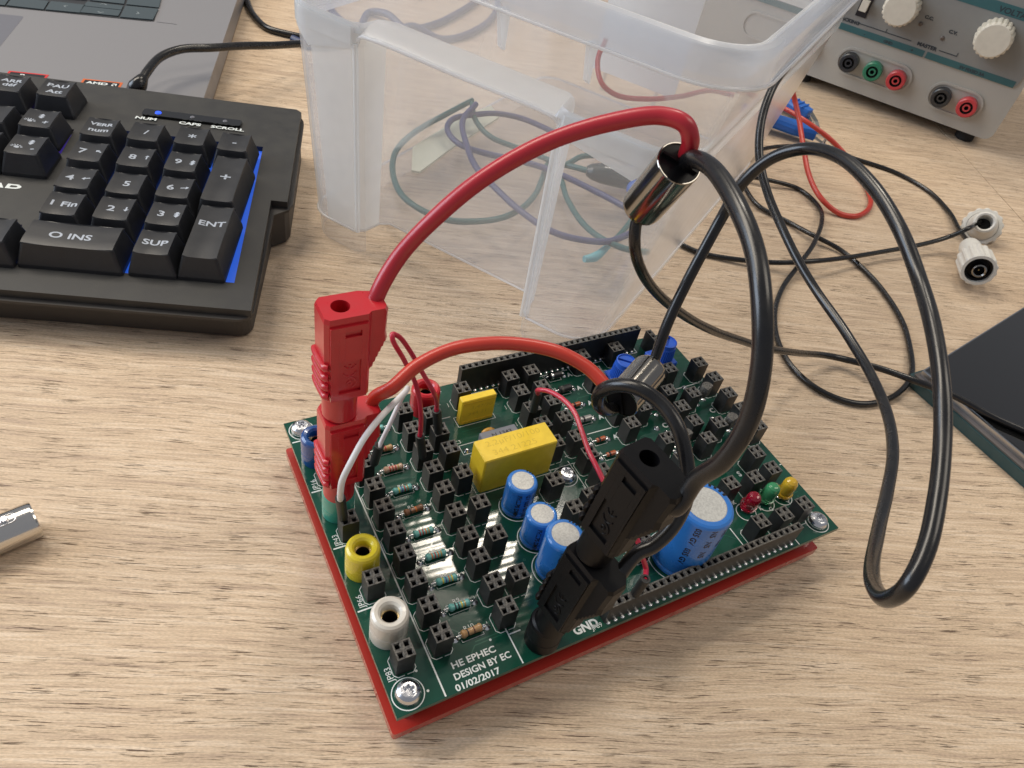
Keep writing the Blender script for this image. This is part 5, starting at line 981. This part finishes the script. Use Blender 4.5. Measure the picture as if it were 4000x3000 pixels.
key(460, 1090, 1, 1, [('1 Fin', 0, -1.5, 4.4, 0)]); key(830, 1125, 1, 1, [('2', -1.5, -1.5, 4.8, 0), ('\u2193', 4.2, -1.4, 3.4, 0)]); key(1200, 1165, 1, 1, [('3', -2, -1.5, 4.8, 0), ('\u21DF', 4, -1.6, 3.6, 0)])
key(1620, 910, 1, 2, one('+', 7.0, 0, -1)); key(1508, 1290, 1, 2, one('ENT', 4.4, 0, 3.5)); key(530, 1320, 2, 1, [('O', -6.0, -2, 4.8, 0), ('INS', 2.4, -2, 4.6, 0)]); key(1120, 1370, 1, 1, one('SUP', 4.4))
key(410, 262, 1, 1, [('PAU', 0, 1.0, 4.0, 0), ('Att', 0, -4.2, 4.0, 0)]); key(75, 225, 1, 1, [('ARR', 0, 1.4, 3.6, 0), ('d\u00e9f', 0, -2.2, 3.6, 0)]); key(290, 478, 1, 1, [('\u21D1', 0, 1, 3.6, 0), ('\u2600', -3.2, -4, 4, 0), ('+', 3, -4, 4, 0)]); key(195, 668, 1, 1, [('\u21D3', 1, 1, 3.6, 0), ('\u2600', -3.2, -3.6, 4, 0), ('-', 3, -3.6, 4, 0)])
key(-45, 440, 1, 1, []); key(-140, 632, 1, 1, []); key(-60, 1275, 1, 1, []); key(-260, 200, 1, 1, [])
# status lamps strip
ia = U(315, 243, pz(286)); ib = U(517, 268, pz(286)); MI = frame(ia, ib - ia, (0, 0, 1)); w_ = (ib - ia).length
g = G(); g.prism(rrect(-1, w_ + 1, -3.6, 2.4, 1.2, 3), .05, .9, M=MI); ist = obj('indicator_strip', g, GLASS, KB)
g = G(); g.lathe([(1.5, .95), (1.3, 1.25), (0, 1.4)], 16, M=MI @ T(6, -.6, 0)); obj('status_lamp', g, mat('lit_blue_lamp', (.02, .05, .6), .3, emit=(.02, .10, 1.0, 1.6)), ist)
g = G()
for x in (w_ * .5, w_ * .85): g.lathe([(1.1, .95), (.9, 1.15), (0, 1.2)], 16, M=MI @ T(x, -.6, 0))
obj('status_lamp', g, mat('unlit_lamp', (.16, .16, .18), .3), ist)
g = G()
for x, tx in ((w_ * .04, 'NUM'), (w_ * .5, 'CAPS'), (w_ * .90, 'SCROLL')): text(g, tx, 3.3, MI @ T(x, -7.0, .08), 0, .12, 'CENTER', 1.3)
obj('lamp_captions', g, SILK, KB); g = G()
Mk = frame(U(20, 407, pz(212)), KX, (0, 0, 1)); text(g, 'AB', 8.5, Mk @ T(-3, 0, .1), 0, .12, 'CENTER', 1.35)
obj('shell_print', g, SILK, KB)
g = G(); b0 = KW(-134, 294, pz(294) - 3)
ck = [b0, U(300, 184, 26), U(318, 155, 28), U(350, 122, 29), U(395, 106, 29), U(450, 103, 28), U(540, 99, 24), U(630, 96, 18), U(720, 90, 10), U(800, 84, 4)]
g.tube([U(291, 200, 20), U(296, 189, 24), U(302, 180, 26), U(309, 168, 27.5)], [4.2, 4.4, 3.8, 2.6], n=16, sub=4)
for k in range(4): pass
obj('strain_relief', g, BLKCAB, KB)
cable(KB, ck[1:5] + ck[5:8] + [U(700, 91, 12)], 2.2, BLKCAB, 'usb_cable', n=14)
c = thing('cord', 'black cord curving from behind the laptop to behind the bin', 'cord', tuple(U(600, 70, 0)))
cable(c, [U(515, -60, 2.2), U(535, 5, 2.2), U(552, 38, 2.2), U(580, 62, 2.2), U(632, 76, 2.2), U(700, 86, 2.2), U(760, 92, 2.2)], 2.2, BLKCAB, 'black_sleeve', n=14)
for o in list(bpy.data.objects):
    if '_o' in o: del o['_o']
